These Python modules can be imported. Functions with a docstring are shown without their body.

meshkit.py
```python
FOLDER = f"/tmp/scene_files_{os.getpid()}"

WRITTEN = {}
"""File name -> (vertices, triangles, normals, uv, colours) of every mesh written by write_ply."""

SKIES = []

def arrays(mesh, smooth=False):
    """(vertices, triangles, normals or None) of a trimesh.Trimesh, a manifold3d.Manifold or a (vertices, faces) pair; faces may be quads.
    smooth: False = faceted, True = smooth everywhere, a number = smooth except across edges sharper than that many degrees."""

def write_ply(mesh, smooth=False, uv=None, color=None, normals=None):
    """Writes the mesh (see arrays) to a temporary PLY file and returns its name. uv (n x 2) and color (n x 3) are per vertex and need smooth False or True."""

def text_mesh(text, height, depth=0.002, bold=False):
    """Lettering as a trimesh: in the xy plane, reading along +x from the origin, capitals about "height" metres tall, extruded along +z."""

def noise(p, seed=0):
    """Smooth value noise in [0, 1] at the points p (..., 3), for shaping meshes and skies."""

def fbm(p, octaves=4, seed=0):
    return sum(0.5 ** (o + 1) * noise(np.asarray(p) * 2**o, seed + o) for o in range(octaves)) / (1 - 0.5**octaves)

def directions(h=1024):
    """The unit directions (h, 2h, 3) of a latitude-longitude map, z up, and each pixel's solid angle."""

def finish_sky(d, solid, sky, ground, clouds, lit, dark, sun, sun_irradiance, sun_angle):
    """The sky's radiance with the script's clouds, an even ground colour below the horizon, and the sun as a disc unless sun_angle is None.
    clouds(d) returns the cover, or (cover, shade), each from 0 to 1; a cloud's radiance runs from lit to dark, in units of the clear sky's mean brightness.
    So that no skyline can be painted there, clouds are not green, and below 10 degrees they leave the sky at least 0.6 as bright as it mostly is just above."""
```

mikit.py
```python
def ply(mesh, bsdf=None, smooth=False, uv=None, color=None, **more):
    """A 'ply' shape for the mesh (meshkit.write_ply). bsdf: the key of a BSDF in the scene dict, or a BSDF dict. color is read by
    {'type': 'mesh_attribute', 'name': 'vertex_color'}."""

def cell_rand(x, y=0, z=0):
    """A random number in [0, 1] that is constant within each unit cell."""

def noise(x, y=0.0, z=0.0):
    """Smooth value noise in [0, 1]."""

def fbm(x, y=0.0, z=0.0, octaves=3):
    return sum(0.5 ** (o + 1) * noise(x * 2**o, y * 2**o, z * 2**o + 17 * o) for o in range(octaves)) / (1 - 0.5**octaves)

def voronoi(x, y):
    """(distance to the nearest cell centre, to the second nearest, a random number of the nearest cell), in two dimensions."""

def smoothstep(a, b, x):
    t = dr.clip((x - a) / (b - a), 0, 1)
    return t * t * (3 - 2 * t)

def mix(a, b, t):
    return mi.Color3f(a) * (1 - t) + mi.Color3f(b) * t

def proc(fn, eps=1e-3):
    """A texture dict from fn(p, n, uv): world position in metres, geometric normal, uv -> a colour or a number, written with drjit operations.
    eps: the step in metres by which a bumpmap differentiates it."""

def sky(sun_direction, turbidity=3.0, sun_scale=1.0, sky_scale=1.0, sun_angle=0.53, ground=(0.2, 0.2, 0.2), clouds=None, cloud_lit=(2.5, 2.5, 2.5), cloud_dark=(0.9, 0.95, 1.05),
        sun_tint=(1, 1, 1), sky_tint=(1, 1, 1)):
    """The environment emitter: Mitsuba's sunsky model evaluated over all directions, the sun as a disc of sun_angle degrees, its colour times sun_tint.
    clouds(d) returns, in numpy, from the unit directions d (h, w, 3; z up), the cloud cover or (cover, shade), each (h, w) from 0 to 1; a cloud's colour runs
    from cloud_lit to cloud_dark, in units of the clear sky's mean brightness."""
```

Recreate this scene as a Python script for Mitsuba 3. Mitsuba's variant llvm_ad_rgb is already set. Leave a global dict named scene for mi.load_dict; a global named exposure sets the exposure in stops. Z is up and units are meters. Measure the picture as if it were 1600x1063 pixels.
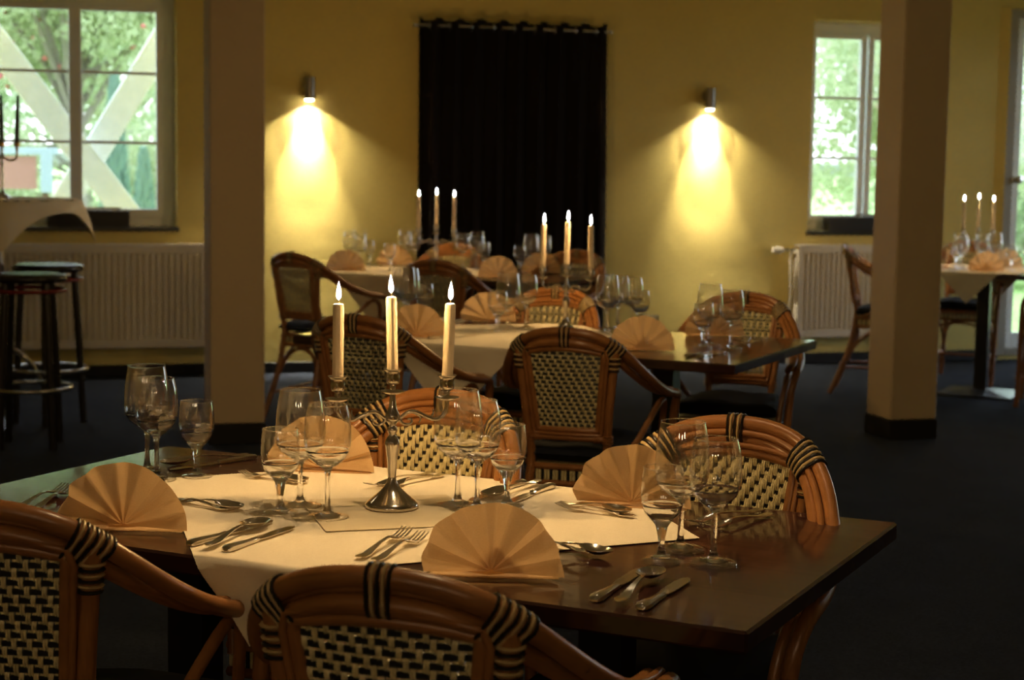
import math, random
import numpy as np, trimesh, mitsuba as mi, drjit as dr, mikit, meshkit
from scipy.interpolate import CubicSpline
from shapely.geometry import MultiPoint, Point, Polygon
from shapely.ops import unary_union
T = mi.ScalarTransform4f
rng = np.random.default_rng(7); random.seed(7)
scene, labels = {}, {}

# ------------------------------------------------------------------ camera, sky, lamps, exposure
H, PITCH, ROLL, FPX = 1.37, 0.1033, 0.0157, 2750.0
_F = np.array([0, math.cos(PITCH), -math.sin(PITCH)]); _R = np.array([1.0, 0, 0]); _U = np.cross(_R, _F)
_up = -math.sin(ROLL) * _R + math.cos(ROLL) * _U
scene['camera'] = {'type': 'thinlens', 'fov': math.degrees(2 * math.atan(800 / FPX)), 'fov_axis': 'x', 'near_clip': 0.05, 'far_clip': 300.0,
                   'aperture_radius': 0.0042, 'focus_distance': 3.05,
                   'to_world': T().look_at(origin=[0, 0, H], target=[0.0, float(_F[1]), float(H + _F[2])], up=[float(x) for x in _up])}
exposure = 3.0        # all lights below are in units of 1/8
def _clouds(d):
    c = meshkit.fbm(d * [3, 3, 6], 4, seed=3)
    return 0.75 + 0.25 * c, 0.25 + 0.4 * c
scene['sky'] = mikit.sky((-0.4, 0.75, 0.5), turbidity=4.0, sun_scale=0.0, sky_scale=3.8, clouds=_clouds, cloud_lit=(1.28, 1.5, 1.72), cloud_dark=(0.9, 1.07, 1.25), ground=(0.2, 0.24, 0.16))
scene['sky']['sampling_weight'] = 3.0
FLAME = np.array([1.0, 0.62, 0.24]) * 215      # radiance of a candle flame
UNSEEN_DOWNLIGHT = np.array([1.0, 0.75, 0.46]) * 3.0     # radiance of the unseen ceiling lamps' discs
UNSEEN_PENDANT = np.array([1.0, 0.72, 0.42]) * 2.5       # radiance of the unseen globe lamps placed behind the viewer
SCONCE = np.array([1.0, 0.88, 0.62]) * 1.3       # intensity of a wall lamp's beam

# ------------------------------------------------------------------ helpers
def rgb(*c): return {'type': 'rgb', 'value': [float(x) for x in c]}
def num(name):
    if name not in labels and not any(k == name or k.startswith(name + '__') for k in scene): return name
    i = 1
    while f'{name}_{i:03d}' in labels: i += 1
    return f'{name}_{i:03d}'
_used = {}
def child(parent, name):
    k = (parent, name); i = _used.get(k, 0); _used[k] = i + 1
    return f'{parent}__{name}' + (f'_{i:03d}' if i else '')
def lab(key, label=None, cat=None, group=None, kind=None):
    d = labels.setdefault(key, {})
    for a, b in (('label', label), ('category', cat), ('group', group), ('kind', kind)):
        if b: d[a] = b
def M3(loc=(0, 0, 0), rz=0.0, rx=0.0, ry=0.0, s=1.0):
    return T().translate([float(x) for x in loc]).rotate([0, 0, 1], float(rz)).rotate([0, 1, 0], float(ry)).rotate([1, 0, 0], float(rx)).scale(float(s))
def Mnp(m): return np.array(m.matrix, float)
def add(key, mesh, bsdf, smooth=30, M=None, **more):
    d = mikit.ply(mesh, bsdf, smooth=smooth, **more)
    if M is not None: d['to_world'] = M
    scene[key] = d
    return key
def thing(name, label, cat, group=None):
    k = num(name); lab(k, label, cat, group); return k
def struct(name, mesh, bsdf, smooth=False, label=None):
    add(name, mesh, bsdf, smooth); lab(name, label, None, None, 'structure'); return name
class Proto:
    """Parts of one kind of thing; place() puts a copy of them into the scene."""
    def __init__(self, name): self.name, self.parts, self.notes, self.count = name, [], {}, {}
    def add(self, path, mesh, bsdf, smooth=30, label=None, kind=None, emitter=None):
        c = self.count.get(path, 0); self.count[path] = c + 1
        p = path + (f'_{c:03d}' if c else '')
        d = mikit.ply(mesh, bsdf, smooth=smooth)
        if emitter is not None: d['emitter'] = emitter
        self.parts.append((p, d))
        if label or kind: self.notes[p] = (label, kind)
        return p
    def again(self, path, d):
        c = self.count.get(path, 0); self.count[path] = c + 1
        self.parts.append((path + (f'_{c:03d}' if c else ''), d))
    def place(self, M, label, cat, group=None, name=None, skip=()):
        k = num(name or self.name); lab(k, label, cat, group)
        if len(self.parts) == 1 and self.parts[0][0] == '':
            scene[k] = {**self.parts[0][1], 'to_world': M}; return k
        for p, d in self.parts:
            if p.split('__')[0] in skip: continue
            scene[f'{k}__{p}'] = {**d, 'to_world': M}
            if p in self.notes: lab(f'{k}__{p}', self.notes[p][0], None, None, self.notes[p][1])
        return k
def cat_(ms): return trimesh.util.concatenate([m for m in ms if m is not None])
def TM(v, f): return trimesh.Trimesh(np.asarray(v, float), np.asarray(f, int), process=False)
def spl(pts, n=24, closed=False):
    p = np.asarray(pts, float)
    if closed: p = np.vstack([p, p[:1]])
    t = np.r_[0, np.cumsum(np.linalg.norm(np.diff(p, axis=0), axis=1))]
    cs = CubicSpline(t, p, bc_type='periodic' if closed else 'natural')
    x = np.linspace(0, t[-1], n + (1 if closed else 0))
    return cs(x)[:n] if closed else cs(x)
def frames(p, closed=False):
    t = np.roll(p, -1, 0) - np.roll(p, 1, 0)
    if not closed: t[0], t[-1] = p[1] - p[0], p[-1] - p[-2]
    t /= np.linalg.norm(t, axis=1, keepdims=True) + 1e-12
    a = np.cross(t[0], [0, 0, 1.0] if abs(t[0][2]) < .9 else [1.0, 0, 0]); a /= np.linalg.norm(a)
    A = [a]
    for i in range(1, len(p)):
        a = a - t[i] * (a @ t[i]); a /= np.linalg.norm(a) + 1e-12; A.append(a)
    A = np.array(A); return t, A, np.cross(t, A)
def tube(pts, r, n=10, closed=False, flat=1.0, caps=True):
    p = np.asarray(pts, float); m = len(p); t, A, B = frames(p, closed)
    if closed:   # untwist
        a0 = A[-1] - t[0] * (A[-1] @ t[0]); a0 /= np.linalg.norm(a0)
        tw = math.atan2(np.cross(A[0], a0) @ t[0], A[0] @ a0)
        ph = -tw * np.arange(m)[:, None] / m
        A, B = A * np.cos(ph) + B * np.sin(ph), -A * np.sin(ph) + B * np.cos(ph)
    r = np.broadcast_to(r, (m,)); an = np.arange(n) * 2 * np.pi / n
    v = p[:, None] + r[:, None, None] * (np.cos(an)[None, :, None] * A[:, None] + flat * np.sin(an)[None, :, None] * B[:, None])
    v = v.reshape(-1, 3); f = []
    k = np.arange(n); k2 = (k + 1) % n
    for i in range(m if closed else m - 1):
        a, b = i * n, ((i + 1) % m) * n
        f.append(np.stack([a + k, a + k2, b + k2], 1)); f.append(np.stack([a + k, b + k2, b + k], 1))
    f = np.vstack(f)
    if not closed and caps:
        c0, c1 = len(v), len(v) + 1; v = np.vstack([v, p[0] - 0.25 * r[0] * t[0], p[-1] + 0.25 * r[-1] * t[-1]])
        f = np.vstack([f, np.stack([k * 0 + c0, k2, k], 1), np.stack([k * 0 + c1, (m - 1) * n + k, (m - 1) * n + k2], 1)])
    return TM(v, f)
def lathe(prof, n=28, M=None):
    """profile of (radius, z), revolved about z; radius 0 ends close it."""
    pr = np.asarray(prof, float); an = np.arange(n) * 2 * np.pi / n; v, idx = [], []
    for r, z in pr:
        if r < 1e-7: idx.append((len(v), 1)); v.append([0, 0, z])
        else: idx.append((len(v), n)); v.extend(np.stack([r * np.cos(an), r * np.sin(an), an * 0 + z], 1))
    k = np.arange(n); k2 = (k + 1) % n; f = []
    for (a, na), (b, nb) in zip(idx[:-1], idx[1:]):
        if na == 1 and nb == 1: continue
        if na == 1: f.append(np.stack([k * 0 + a, b + k2, b + k], 1))
        elif nb == 1: f.append(np.stack([a + k, a + k2, k * 0 + b], 1))
        else: f.append(np.stack([a + k, a + k2, b + k2], 1)); f.append(np.stack([a + k, b + k2, b + k], 1))
    return TM(v, np.vstack(f))
def smoothprof(pts, n=60):
    p = np.asarray(pts, float); t = np.r_[0, np.cumsum(np.linalg.norm(np.diff(p, axis=0), axis=1))]
    from scipy.interpolate import PchipInterpolator
    x = np.linspace(0, t[-1], n); return np.stack([PchipInterpolator(t, p[:, 0])(x), PchipInterpolator(t, p[:, 1])(x)], 1)
def box(size, center=(0, 0, 0), bevel=0.0):
    s = np.asarray(size, float) / 2
    if bevel <= 0: m = trimesh.creation.box(2 * s)
    else:
        b = min(bevel, *(s * 0.9)); pts = []
        for sx in (-1, 1):
            for sy in (-1, 1):
                for sz in (-1, 1):
                    c = s * [sx, sy, sz]
                    for k in range(3):
                        o = np.array([sx, sy, sz]) * b; o[k] = 0; pts.append(c - o)
        m = trimesh.convex.convex_hull(np.array(pts))
    m.apply_translation(center); return m
def mv(m, M):
    m = m.copy(); m.apply_transform(Mnp(M) if not isinstance(M, np.ndarray) else M); return m
def extr(poly, h): return trimesh.creation.extrude_polygon(poly, h, engine='earcut')

# ------------------------------------------------------------------ materials
def bs(name, d): scene[name] = d; return name
def pr(name, color, rough=0.5, spec=0.5, metal=0.0, coat=0.0, two=True, bump=None, bscale=1.0, **kw):
    d = {'type': 'principled', 'base_color': color if isinstance(color, dict) else rgb(*color), 'roughness': rough, 'specular': spec, 'metallic': metal, **kw}
    if coat: d.update(clearcoat=coat, clearcoat_gloss=0.9)
    if bump is not None: d = {'type': 'bumpmap', 'arbitrary': bump, 'scale': bscale, 'bsdf': d}
    return bs(name, {'type': 'twosided', 'bsdf': d} if two else d)
TAZ = -0.4533
TU = np.array([math.cos(TAZ), math.sin(TAZ)]); TV = np.array([-TU[1], TU[0]])
WAZ = 0.2851
WU = np.array([math.cos(WAZ), math.sin(WAZ)]); WN = np.array([-WU[1], WU[0]]); WD = 11.4     # wall direction; WN points out of the room
def wallp(s, z=0.0, out=0.0):
    q = np.array([0, WD]) + WU * s + WN * out; return np.array([q[0], q[1], z])

def f_wall(p, n, uv):
    a = mikit.fbm(p.x * 1.3, p.y * 1.3, p.z * 1.3, 3); b = mikit.noise(p.x * 60, p.y * 60, p.z * 60)
    return mikit.mix((0.60, 0.47, 0.15), (0.66, 0.53, 0.19), a) * (0.96 + 0.05 * b)
def f_wallb(p, n, uv): return mikit.fbm(p.x * 14, p.y * 14, p.z * 14, 3) * 0.0008 + mikit.noise(p.x * 2.5, p.y * 2.5, p.z * 3.5) * 0.0025
pr('mat_wall', mikit.proc(f_wall), 0.75, 0.2, bump=mikit.proc(f_wallb), bscale=1.0)
def f_pillar(p, n, uv):
    return mikit.mix((0.56, 0.43, 0.29), (0.60, 0.47, 0.32), mikit.fbm(p.x * 3, p.y * 3, p.z * 2, 3)) * (0.96 + 0.06 * mikit.noise(p.x * 150, p.y * 150, p.z * 150))
pr('mat_pillar', mikit.proc(f_pillar), 0.8, 0.2)
def f_carpet(p, n, uv):
    return mikit.mix((0.010, 0.013, 0.022), (0.026, 0.032, 0.048), mikit.noise(p.x * 170, p.y * 170, 0.0) * 0.6 + 0.4 * mikit.fbm(p.x * 5, p.y * 5, 0.0, 3))
pr('mat_carpet', mikit.proc(f_carpet), 0.95, 0.1)
pr('mat_base', (0.012, 0.011, 0.012), 0.6, 0.3)
pr('mat_ceiling', (0.70, 0.64, 0.50), 0.9, 0.1)
pr('mat_radiator', (0.62, 0.57, 0.48), 0.4, 0.4)
pr('mat_white', (0.80, 0.83, 0.84), 0.4, 0.4)
pr('mat_greyframe', (0.30, 0.27, 0.22), 0.5, 0.4)
pr('mat_sill', (0.018, 0.020, 0.024), 0.25, 0.5)
pr('mat_blackbox', (0.010, 0.010, 0.012), 0.4, 0.4)
def f_wood(p, n, uv):
    a = p.x * TU[0] + p.y * TU[1]; b = p.x * TV[0] + p.y * TV[1]
    st = mikit.cell_rand(dr.floor(b * 13.0), dr.floor(a * 1.4 + 7 * mikit.cell_rand(dr.floor(b * 13.0))))
    g = mikit.fbm(b * 90, a * 3.5, p.z * 60, 3)
    return mikit.mix((0.022, 0.009, 0.008), (0.046, 0.019, 0.015), 0.55 * g + 0.45 * st)
def f_woodr(p, n, uv):
    a = p.x * TU[0] + p.y * TU[1]; b = p.x * TV[0] + p.y * TV[1]
    return 0.07 + 0.03 * mikit.cell_rand(dr.floor(b * 13.0), 3.0) + 0.05 * mikit.fbm(b * 40, a * 2.0, 0.0, 3)
pr('mat_wood', mikit.proc(f_wood), mikit.proc(f_woodr), 0.5)
pr('mat_woodleg', (0.050, 0.018, 0.012), 0.4, 0.4)
def f_cloth(p, n, uv):
    w = mikit.noise(p.x * 420, p.y * 420, p.z * 420); return mikit.mix((0.73, 0.65, 0.50), (0.81, 0.73, 0.58), 0.6 * w + 0.4 * mikit.fbm(p.x * 6, p.y * 6, p.z * 6, 2))
pr('mat_cloth', mikit.proc(f_cloth), 0.85, 0.15, sheen=0.2)
def f_mat(p, n, uv): return mikit.mix((0.66, 0.56, 0.38), (0.76, 0.66, 0.47), mikit.fbm(p.x * 25, p.y * 25, 0.0, 4))
pr('mat_papermat', mikit.proc(f_mat), 0.8, 0.2)
def f_napkin(p, n, uv): return mikit.mix((0.70, 0.47, 0.25), (0.79, 0.56, 0.32), mikit.noise(p.x * 500, p.y * 500, p.z * 500) * .5 + .5 * mikit.fbm(p.x * 30, p.y * 30, p.z * 30, 2))
bs('mat_napkin', {'type': 'principledthin', 'base_color': mikit.proc(f_napkin), 'roughness': 0.85, 'diff_trans': 0.75, 'spec_trans': 0.0, 'eta': 1.3})
def f_rattan(p, n, uv):
    a = mikit.fbm(p.x * 26, p.y * 26, p.z * 26, 3); node = mikit.smoothstep(0.965, 0.985, mikit.noise(p.x * 21 + 3, p.y * 21, p.z * 21))
    c = mikit.mix((0.20, 0.075, 0.022), (0.34, 0.140, 0.042), a)
    return mikit.mix(c, (0.10, 0.04, 0.02), node * 0.8)
pr('mat_rattan', mikit.proc(f_rattan), 0.32, 0.5, coat=0.25)
def f_cane(p, n, uv): return mikit.mix((0.56, 0.47, 0.23), (0.72, 0.63, 0.36), mikit.noise(p.x * 180, p.y * 180, p.z * 60))
pr('mat_cane', mikit.proc(f_cane), 0.35, 0.5)
pr('mat_canebind', (0.50, 0.36, 0.17), 0.35, 0.5)
pr('mat_black', (0.010, 0.009, 0.008), 0.3, 0.5)
pr('mat_cushion', (0.012, 0.014, 0.020), 0.9, 0.1, sheen=0.3)
pr('mat_silver', (0.62, 0.57, 0.50), 0.13, 0.5, metal=1.0)
pr('mat_steel', (0.70, 0.66, 0.60), 0.13, 0.5, metal=1.0)
pr('mat_chrome', (0.65, 0.64, 0.62), 0.12, 0.5, metal=1.0)
pr('mat_brass', (0.50, 0.33, 0.13), 0.28, 0.5, metal=1.0)
pr('mat_wax', (0.86, 0.71, 0.50), 0.5, 0.4, coat=0.1)
pr('mat_blackwax', (0.010, 0.010, 0.011), 0.35, 0.5)
pr('mat_wick', (0.02, 0.015, 0.01), 0.9, 0.1)
bs('mat_glass', {'type': 'dielectric', 'int_ior': 1.5, 'ext_ior': 1.0})
bs('mat_pane', {'type': 'thindielectric', 'int_ior': 1.5, 'ext_ior': 1.0})
pr('mat_curtain', (0.010, 0.008, 0.008), 0.95, 0.05, sheen=0.15)
pr('mat_steelgrey', (0.30, 0.28, 0.25), 0.35, 0.5, metal=0.9)
pr('mat_lens', (0.9, 0.85, 0.7), 0.5)
pr('mat_redband', (0.16, 0.012, 0.012), 0.4, 0.4)
pr('mat_stoolwood', (0.012, 0.009, 0.008), 0.28, 0.5)
pr('mat_tablemetal', (0.012, 0.013, 0.016), 0.3, 0.5)
# outside
def f_beam(p, n, uv): return mikit.mix((0.74, 0.80, 0.82), (0.90, 0.93, 0.94), mikit.fbm((p.x + p.z) * 12, (p.x - p.z) * 12, p.y * 12, 3))
pr('mat_beam', mikit.proc(f_beam), 0.8, 0.2)
def f_leaf(p, n, uv): return mikit.mix((0.38, 0.50, 0.30), (0.66, 0.74, 0.50), mikit.noise(p.x * 5, p.y * 5, p.z * 5) * .5 + .5 * mikit.noise(p.x * 40, p.y * 40, p.z * 40))
bs('mat_leaf', {'type': 'principledthin', 'base_color': mikit.proc(f_leaf), 'roughness': 0.5, 'diff_trans': 0.9, 'spec_trans': 0.0, 'eta': 1.35})
def f_birch(p, n, uv): return mikit.mix((0.46, 0.55, 0.34), (0.74, 0.78, 0.54), mikit.noise(p.x * 6, p.y * 6, p.z * 6) * .5 + .5 * mikit.noise(p.x * 30, p.y * 30, p.z * 30))
bs('mat_leafpale', {'type': 'principledthin', 'base_color': mikit.proc(f_birch), 'roughness': 0.5, 'diff_trans': 0.9, 'spec_trans': 0.0, 'eta': 1.35})
pr('mat_conifer', (0.26, 0.42, 0.34), 0.7, 0.2)
pr('mat_bark', (0.30, 0.27, 0.23), 0.9, 0.1)
pr('mat_birchbark', (0.62, 0.50, 0.42), 0.9, 0.1)
pr('mat_apple', (0.62, 0.16, 0.16), 0.4, 0.4)
def f_grass(p, n, uv): return mikit.mix((0.26, 0.42, 0.14), (0.44, 0.58, 0.24), mikit.fbm(p.x * 2.5, p.y * 2.5, 0.0, 4))
pr('mat_grass', mikit.proc(f_grass), 0.9, 0.1)
pr('mat_palepaint', (0.45, 0.56, 0.62), 0.6, 0.2)
pr('mat_brickpanel', (0.48, 0.26, 0.21), 0.9, 0.1)
pr('mat_brownwood', (0.20, 0.12, 0.08), 0.8, 0.1)

# ------------------------------------------------------------------ the room
def local_wall(m):      # a mesh built in (along the wall, out of the room, up) put where the back wall stands
    A = np.eye(4); A[:2, 0] = WU; A[:2, 1] = WN; A[:2, 3] = [0, WD]; return mv(m, A)
floor = local_wall(box((24, 24.0, 0.1), (-2.0, -11.7, -0.05))); struct('floor', floor, 'mat_carpet', label='dark blue-grey carpet floor')
W1 = (-3.335, -2.150, 0.915, 2.325); W2 = (2.080, 3.050, 0.905, 2.325); D1 = (3.555, 4.95, 0.03, 2.45)
def wall_with_holes(s0, s1, z0, z1, holes, t=0.30):
    ss = sorted({s0, s1, *[h[0] for h in holes], *[h[1] for h in holes]}); out = []
    for a, b in zip(ss[:-1], ss[1:]):
        h = [q for q in holes if q[0] <= a and q[1] >= b]
        if not h: out.append(box((b - a, t, z1 - z0), ((a + b) / 2, t / 2, (z0 + z1) / 2)))
        else:
            q = h[0]
            if q[2] > z0: out.append(box((b - a, t, q[2] - z0), ((a + b) / 2, t / 2, (z0 + q[2]) / 2)))
            if q[3] < z1: out.append(box((b - a, t, z1 - q[3]), ((a + b) / 2, t / 2, (z1 + q[3]) / 2)))
    return cat_(out)
struct('wall_back', local_wall(wall_with_holes(-6.0, 7.0, -0.1, 2.95, [W1, W2, D1])), 'mat_wall', label='yellow plastered back wall with two windows, a curtain and two wall lamps')
struct('wall_left', box((0.2, 18, 3.05), (-5.2, 1.6, 1.42)), 'mat_wall')
struct('wall_right', cat_([box((.2, 17.3, 3.05), (6.0, 1.35, 1.42)), box((.2, 2.3, .55), (6.0, 11.15, 2.67)), box((.2, .9, 3.05), (6.0, 12.75, 1.42)), box((.2, 2.3, .2), (6.0, 11.15, 0.0))]), 'mat_wall')
lab('window_3', 'unseen window in the right wall, lighting the right part of the back wall', None, None, 'structure')  # unseen window, placed to bring daylight onto the back wall's right part
add('window_3__frame', cat_([box((.07, .07, 2.3), (6.0, y, 1.25), .004) for y in (10.035, 11.15, 12.265)] + [box((.07, 2.3, .07), (6.0, 11.15, z), .004) for z in (.135, 2.36)]), 'mat_white', False)
for y0_, y1_ in ((10.07, 11.115), (11.185, 12.23)):
    add(child('window_3', 'pane'), TM([[6.0, y0_, .17], [6.0, y1_, .17], [6.0, y1_, 2.325], [6.0, y0_, 2.325]], [[0, 1, 2], [0, 2, 3]]), 'mat_pane', False)
struct('wall_front', box((11.4, 0.2, 3.05), (0.4, -7.0, 1.42)), 'mat_wall')
struct('ceiling', local_wall(box((24, 24.0, 0.1), (-2.0, -11.7, 3.0))), 'mat_ceiling')
struct('baseboard_back', local_wall(cat_([box((9.55, 0.018, 0.072), (-1.195, -0.009, 0.036), 0.004), box((2.0, 0.018, 0.072), (5.98, -0.009, 0.036), 0.004)])), 'mat_base', label='low black baseboard along the yellow back wall')

def pillar(name, corner, label):   # front corner known; faces along WU and WN
    s = 0.255; c = np.array(corner) + WU * s / 2 + WN * s / 2
    k = thing(name, label, 'pillar'); rz = math.degrees(WAZ)
    scene[k + '__shaft'] = mikit.ply(box((s, s, 2.95 - 0.098), (0, 0, (2.95 + 0.098) / 2), 0.006), 'mat_pillar', smooth=False, to_world=M3((*c, 0), rz))
    add(k + '__baseboard', box((s + 0.012, s + 0.012, 0.098), (0, 0, 0.049), 0.003), 'mat_base', False, M3((*c, 0), rz)); lab(k + '__baseboard', 'dark baseboard')
pillar('pillar', (-1.413, 8.20), 'plain beige square pillar rising behind the left end of the front table')
pillar('pillar', (1.890, 8.68), 'plain beige square pillar with dark base between the right window and the right table')

def window(name, W, inset, mull, casements, rows, label):
    s0, s1, z0, z1 = W; y = inset
    lab(name, label, None, None, 'structure')
    fr = 0.078; fb = 0.058; B = lambda a, b, c, d, t=0.06, y0=0.0, bev=0.004: box((b - a, t, d - c), ((a + b) / 2, y + y0 + t / 2, (c + d) / 2), bev)
    fixed = [B(s0, s0 + fr, z0, z1), B(s1 - fr, s1, z0, z1), B(s0 + fr, s1 - fr, z1 - fr, z1), B(s0 + fr, s1 - fr, z0, z0 + fb)]
    add(name + '__frame', local_wall(cat_(fixed)), 'mat_white', False); lab(name + '__frame', 'white outer window frame')
    for i, (a, b) in enumerate(casements):
        st = 0.042; zt, zb = z1 - fr + 0.005, z0 + fb - 0.005
        g0, g1, gb, gt = a, b, z0 + 0.105, z1 - 0.112
        sash = [B(a - st, a, zb, zt, 0.05, -0.02), B(b, b + st, zb, zt, 0.05, -0.02), B(a, b, zb, gb, 0.05, -0.02), B(a, b, gt, zt, 0.05, -0.02)]
        k = child(name, 'casement'); add(k, local_wall(cat_(sash)), 'mat_white', False)
        zs = [gb] + rows + [gt]
        for z in rows:
            add(child(k, 'muntin'), local_wall(B(a, b, z - 0.009, z + 0.009, 0.03, -0.01, 0.003)), 'mat_white', False)
        for c, d in zip(zs[:-1], zs[1:]):
            v = np.array([[a, y + 0.012, c + .009], [b, y + 0.012, c + .009], [b, y + 0.012, d - .009], [a, y + 0.012, d - .009]])
            add(child(k, 'pane'), local_wall(TM(v, [[0, 1, 2], [0, 2, 3]])), 'mat_pane', False)
window('window_1', W1, 0.12, -2.743, [(-3.225, -2.780), (-2.706, -2.262)], [1.424, 1.845], 'left white window with two casements of three panes each')
window('window_2', W2, 0.16, 2.56, [(2.175, 2.515), (2.612, 2.955)], [1.400, 1.812], 'right white window beside the right pillar, two casements of three panes')
for nm, W in (('window_1', W1), ('window_2', W2)):
    add(nm + '__sill', local_wall(box((W[1] - W[0] + 0.02, 0.22, 0.026), ((W[0] + W[1]) / 2, 0.07, W[2] - 0.013), 0.004)), 'mat_sill', False); lab(nm + '__sill', 'dark stone window sill')
# terrace door at the right
lab('door_1', 'glazed terrace door with a grey frame at the right edge', None, None, 'structure')
def Dbox(a, b, c, d, y0, y1, bev=0.004): return local_wall(box((b - a, y1 - y0, d - c), ((a + b) / 2, (y0 + y1) / 2, (c + d) / 2), bev))
s0, s1, z0, z1 = D1
add('door_1__frame', cat_([Dbox(s0, s0 + .075, z0, z1, -.03, .06), Dbox(s1 - .075, s1, z0, z1, -.03, .06), Dbox(s0 + .075, s1 - .075, z1 - .06, z1, -.03, .06), Dbox(s0 + .075, s1 - .075, z0, z0 + .05, -.03, .06)]), 'mat_greyframe', False)
a, b = s0 + .075, s1 - .075
add('door_1__leaf', cat_([Dbox(a, a + .06, z0 + .05, z1 - .06, -.01, .05), Dbox(b - .06, b, z0 + .05, z1 - .06, -.01, .05), Dbox(a + .06, b - .06, z1 - .13, z1 - .06, -.01, .05), Dbox(a + .06, b - .06, z0 + .05, z0 + .16, -.01, .05)]), 'mat_white', False); lab('door_1__leaf', 'white door leaf')
v = np.array([[a + .06, .02, z0 + .16], [b - .06, .02, z0 + .16], [b - .06, .02, z1 - .13], [a + .06, .02, z1 - .13]])
add('door_1__leaf__pane', local_wall(TM(v, [[0, 1, 2], [0, 2, 3]])), 'mat_pane', False)
hk = lathe([(0, 0), (.022, 0), (.024, .01), (.012, .02), (.012, .035), (.028, .045), (.032, .06), (.022, .075), (0, .078)], 20)
add('door_1__leaf__handle', local_wall(mv(hk, M3((a + .03, -.01, 1.27), rx=90))), 'mat_chrome', 30); lab('door_1__leaf__handle', 'round metal knob')
# splayed plaster edge beside the door
v = np.array([[s0 - .06, -.001, .08], [s0, -.001, .08], [s0, -.045, .08], [s0 - .06, -.001, z1 + .01], [s0, -.001, z1 + .01], [s0, -.045, z1 + .01]])
struct('trim_1', local_wall(TM(v, [[0, 1, 2], [3, 5, 4], [0, 3, 1], [1, 3, 4], [0, 2, 5], [0, 5, 3], [1, 4, 5], [1, 5, 2]])), 'mat_wall', label='splayed plaster edge left of the terrace door')

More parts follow.
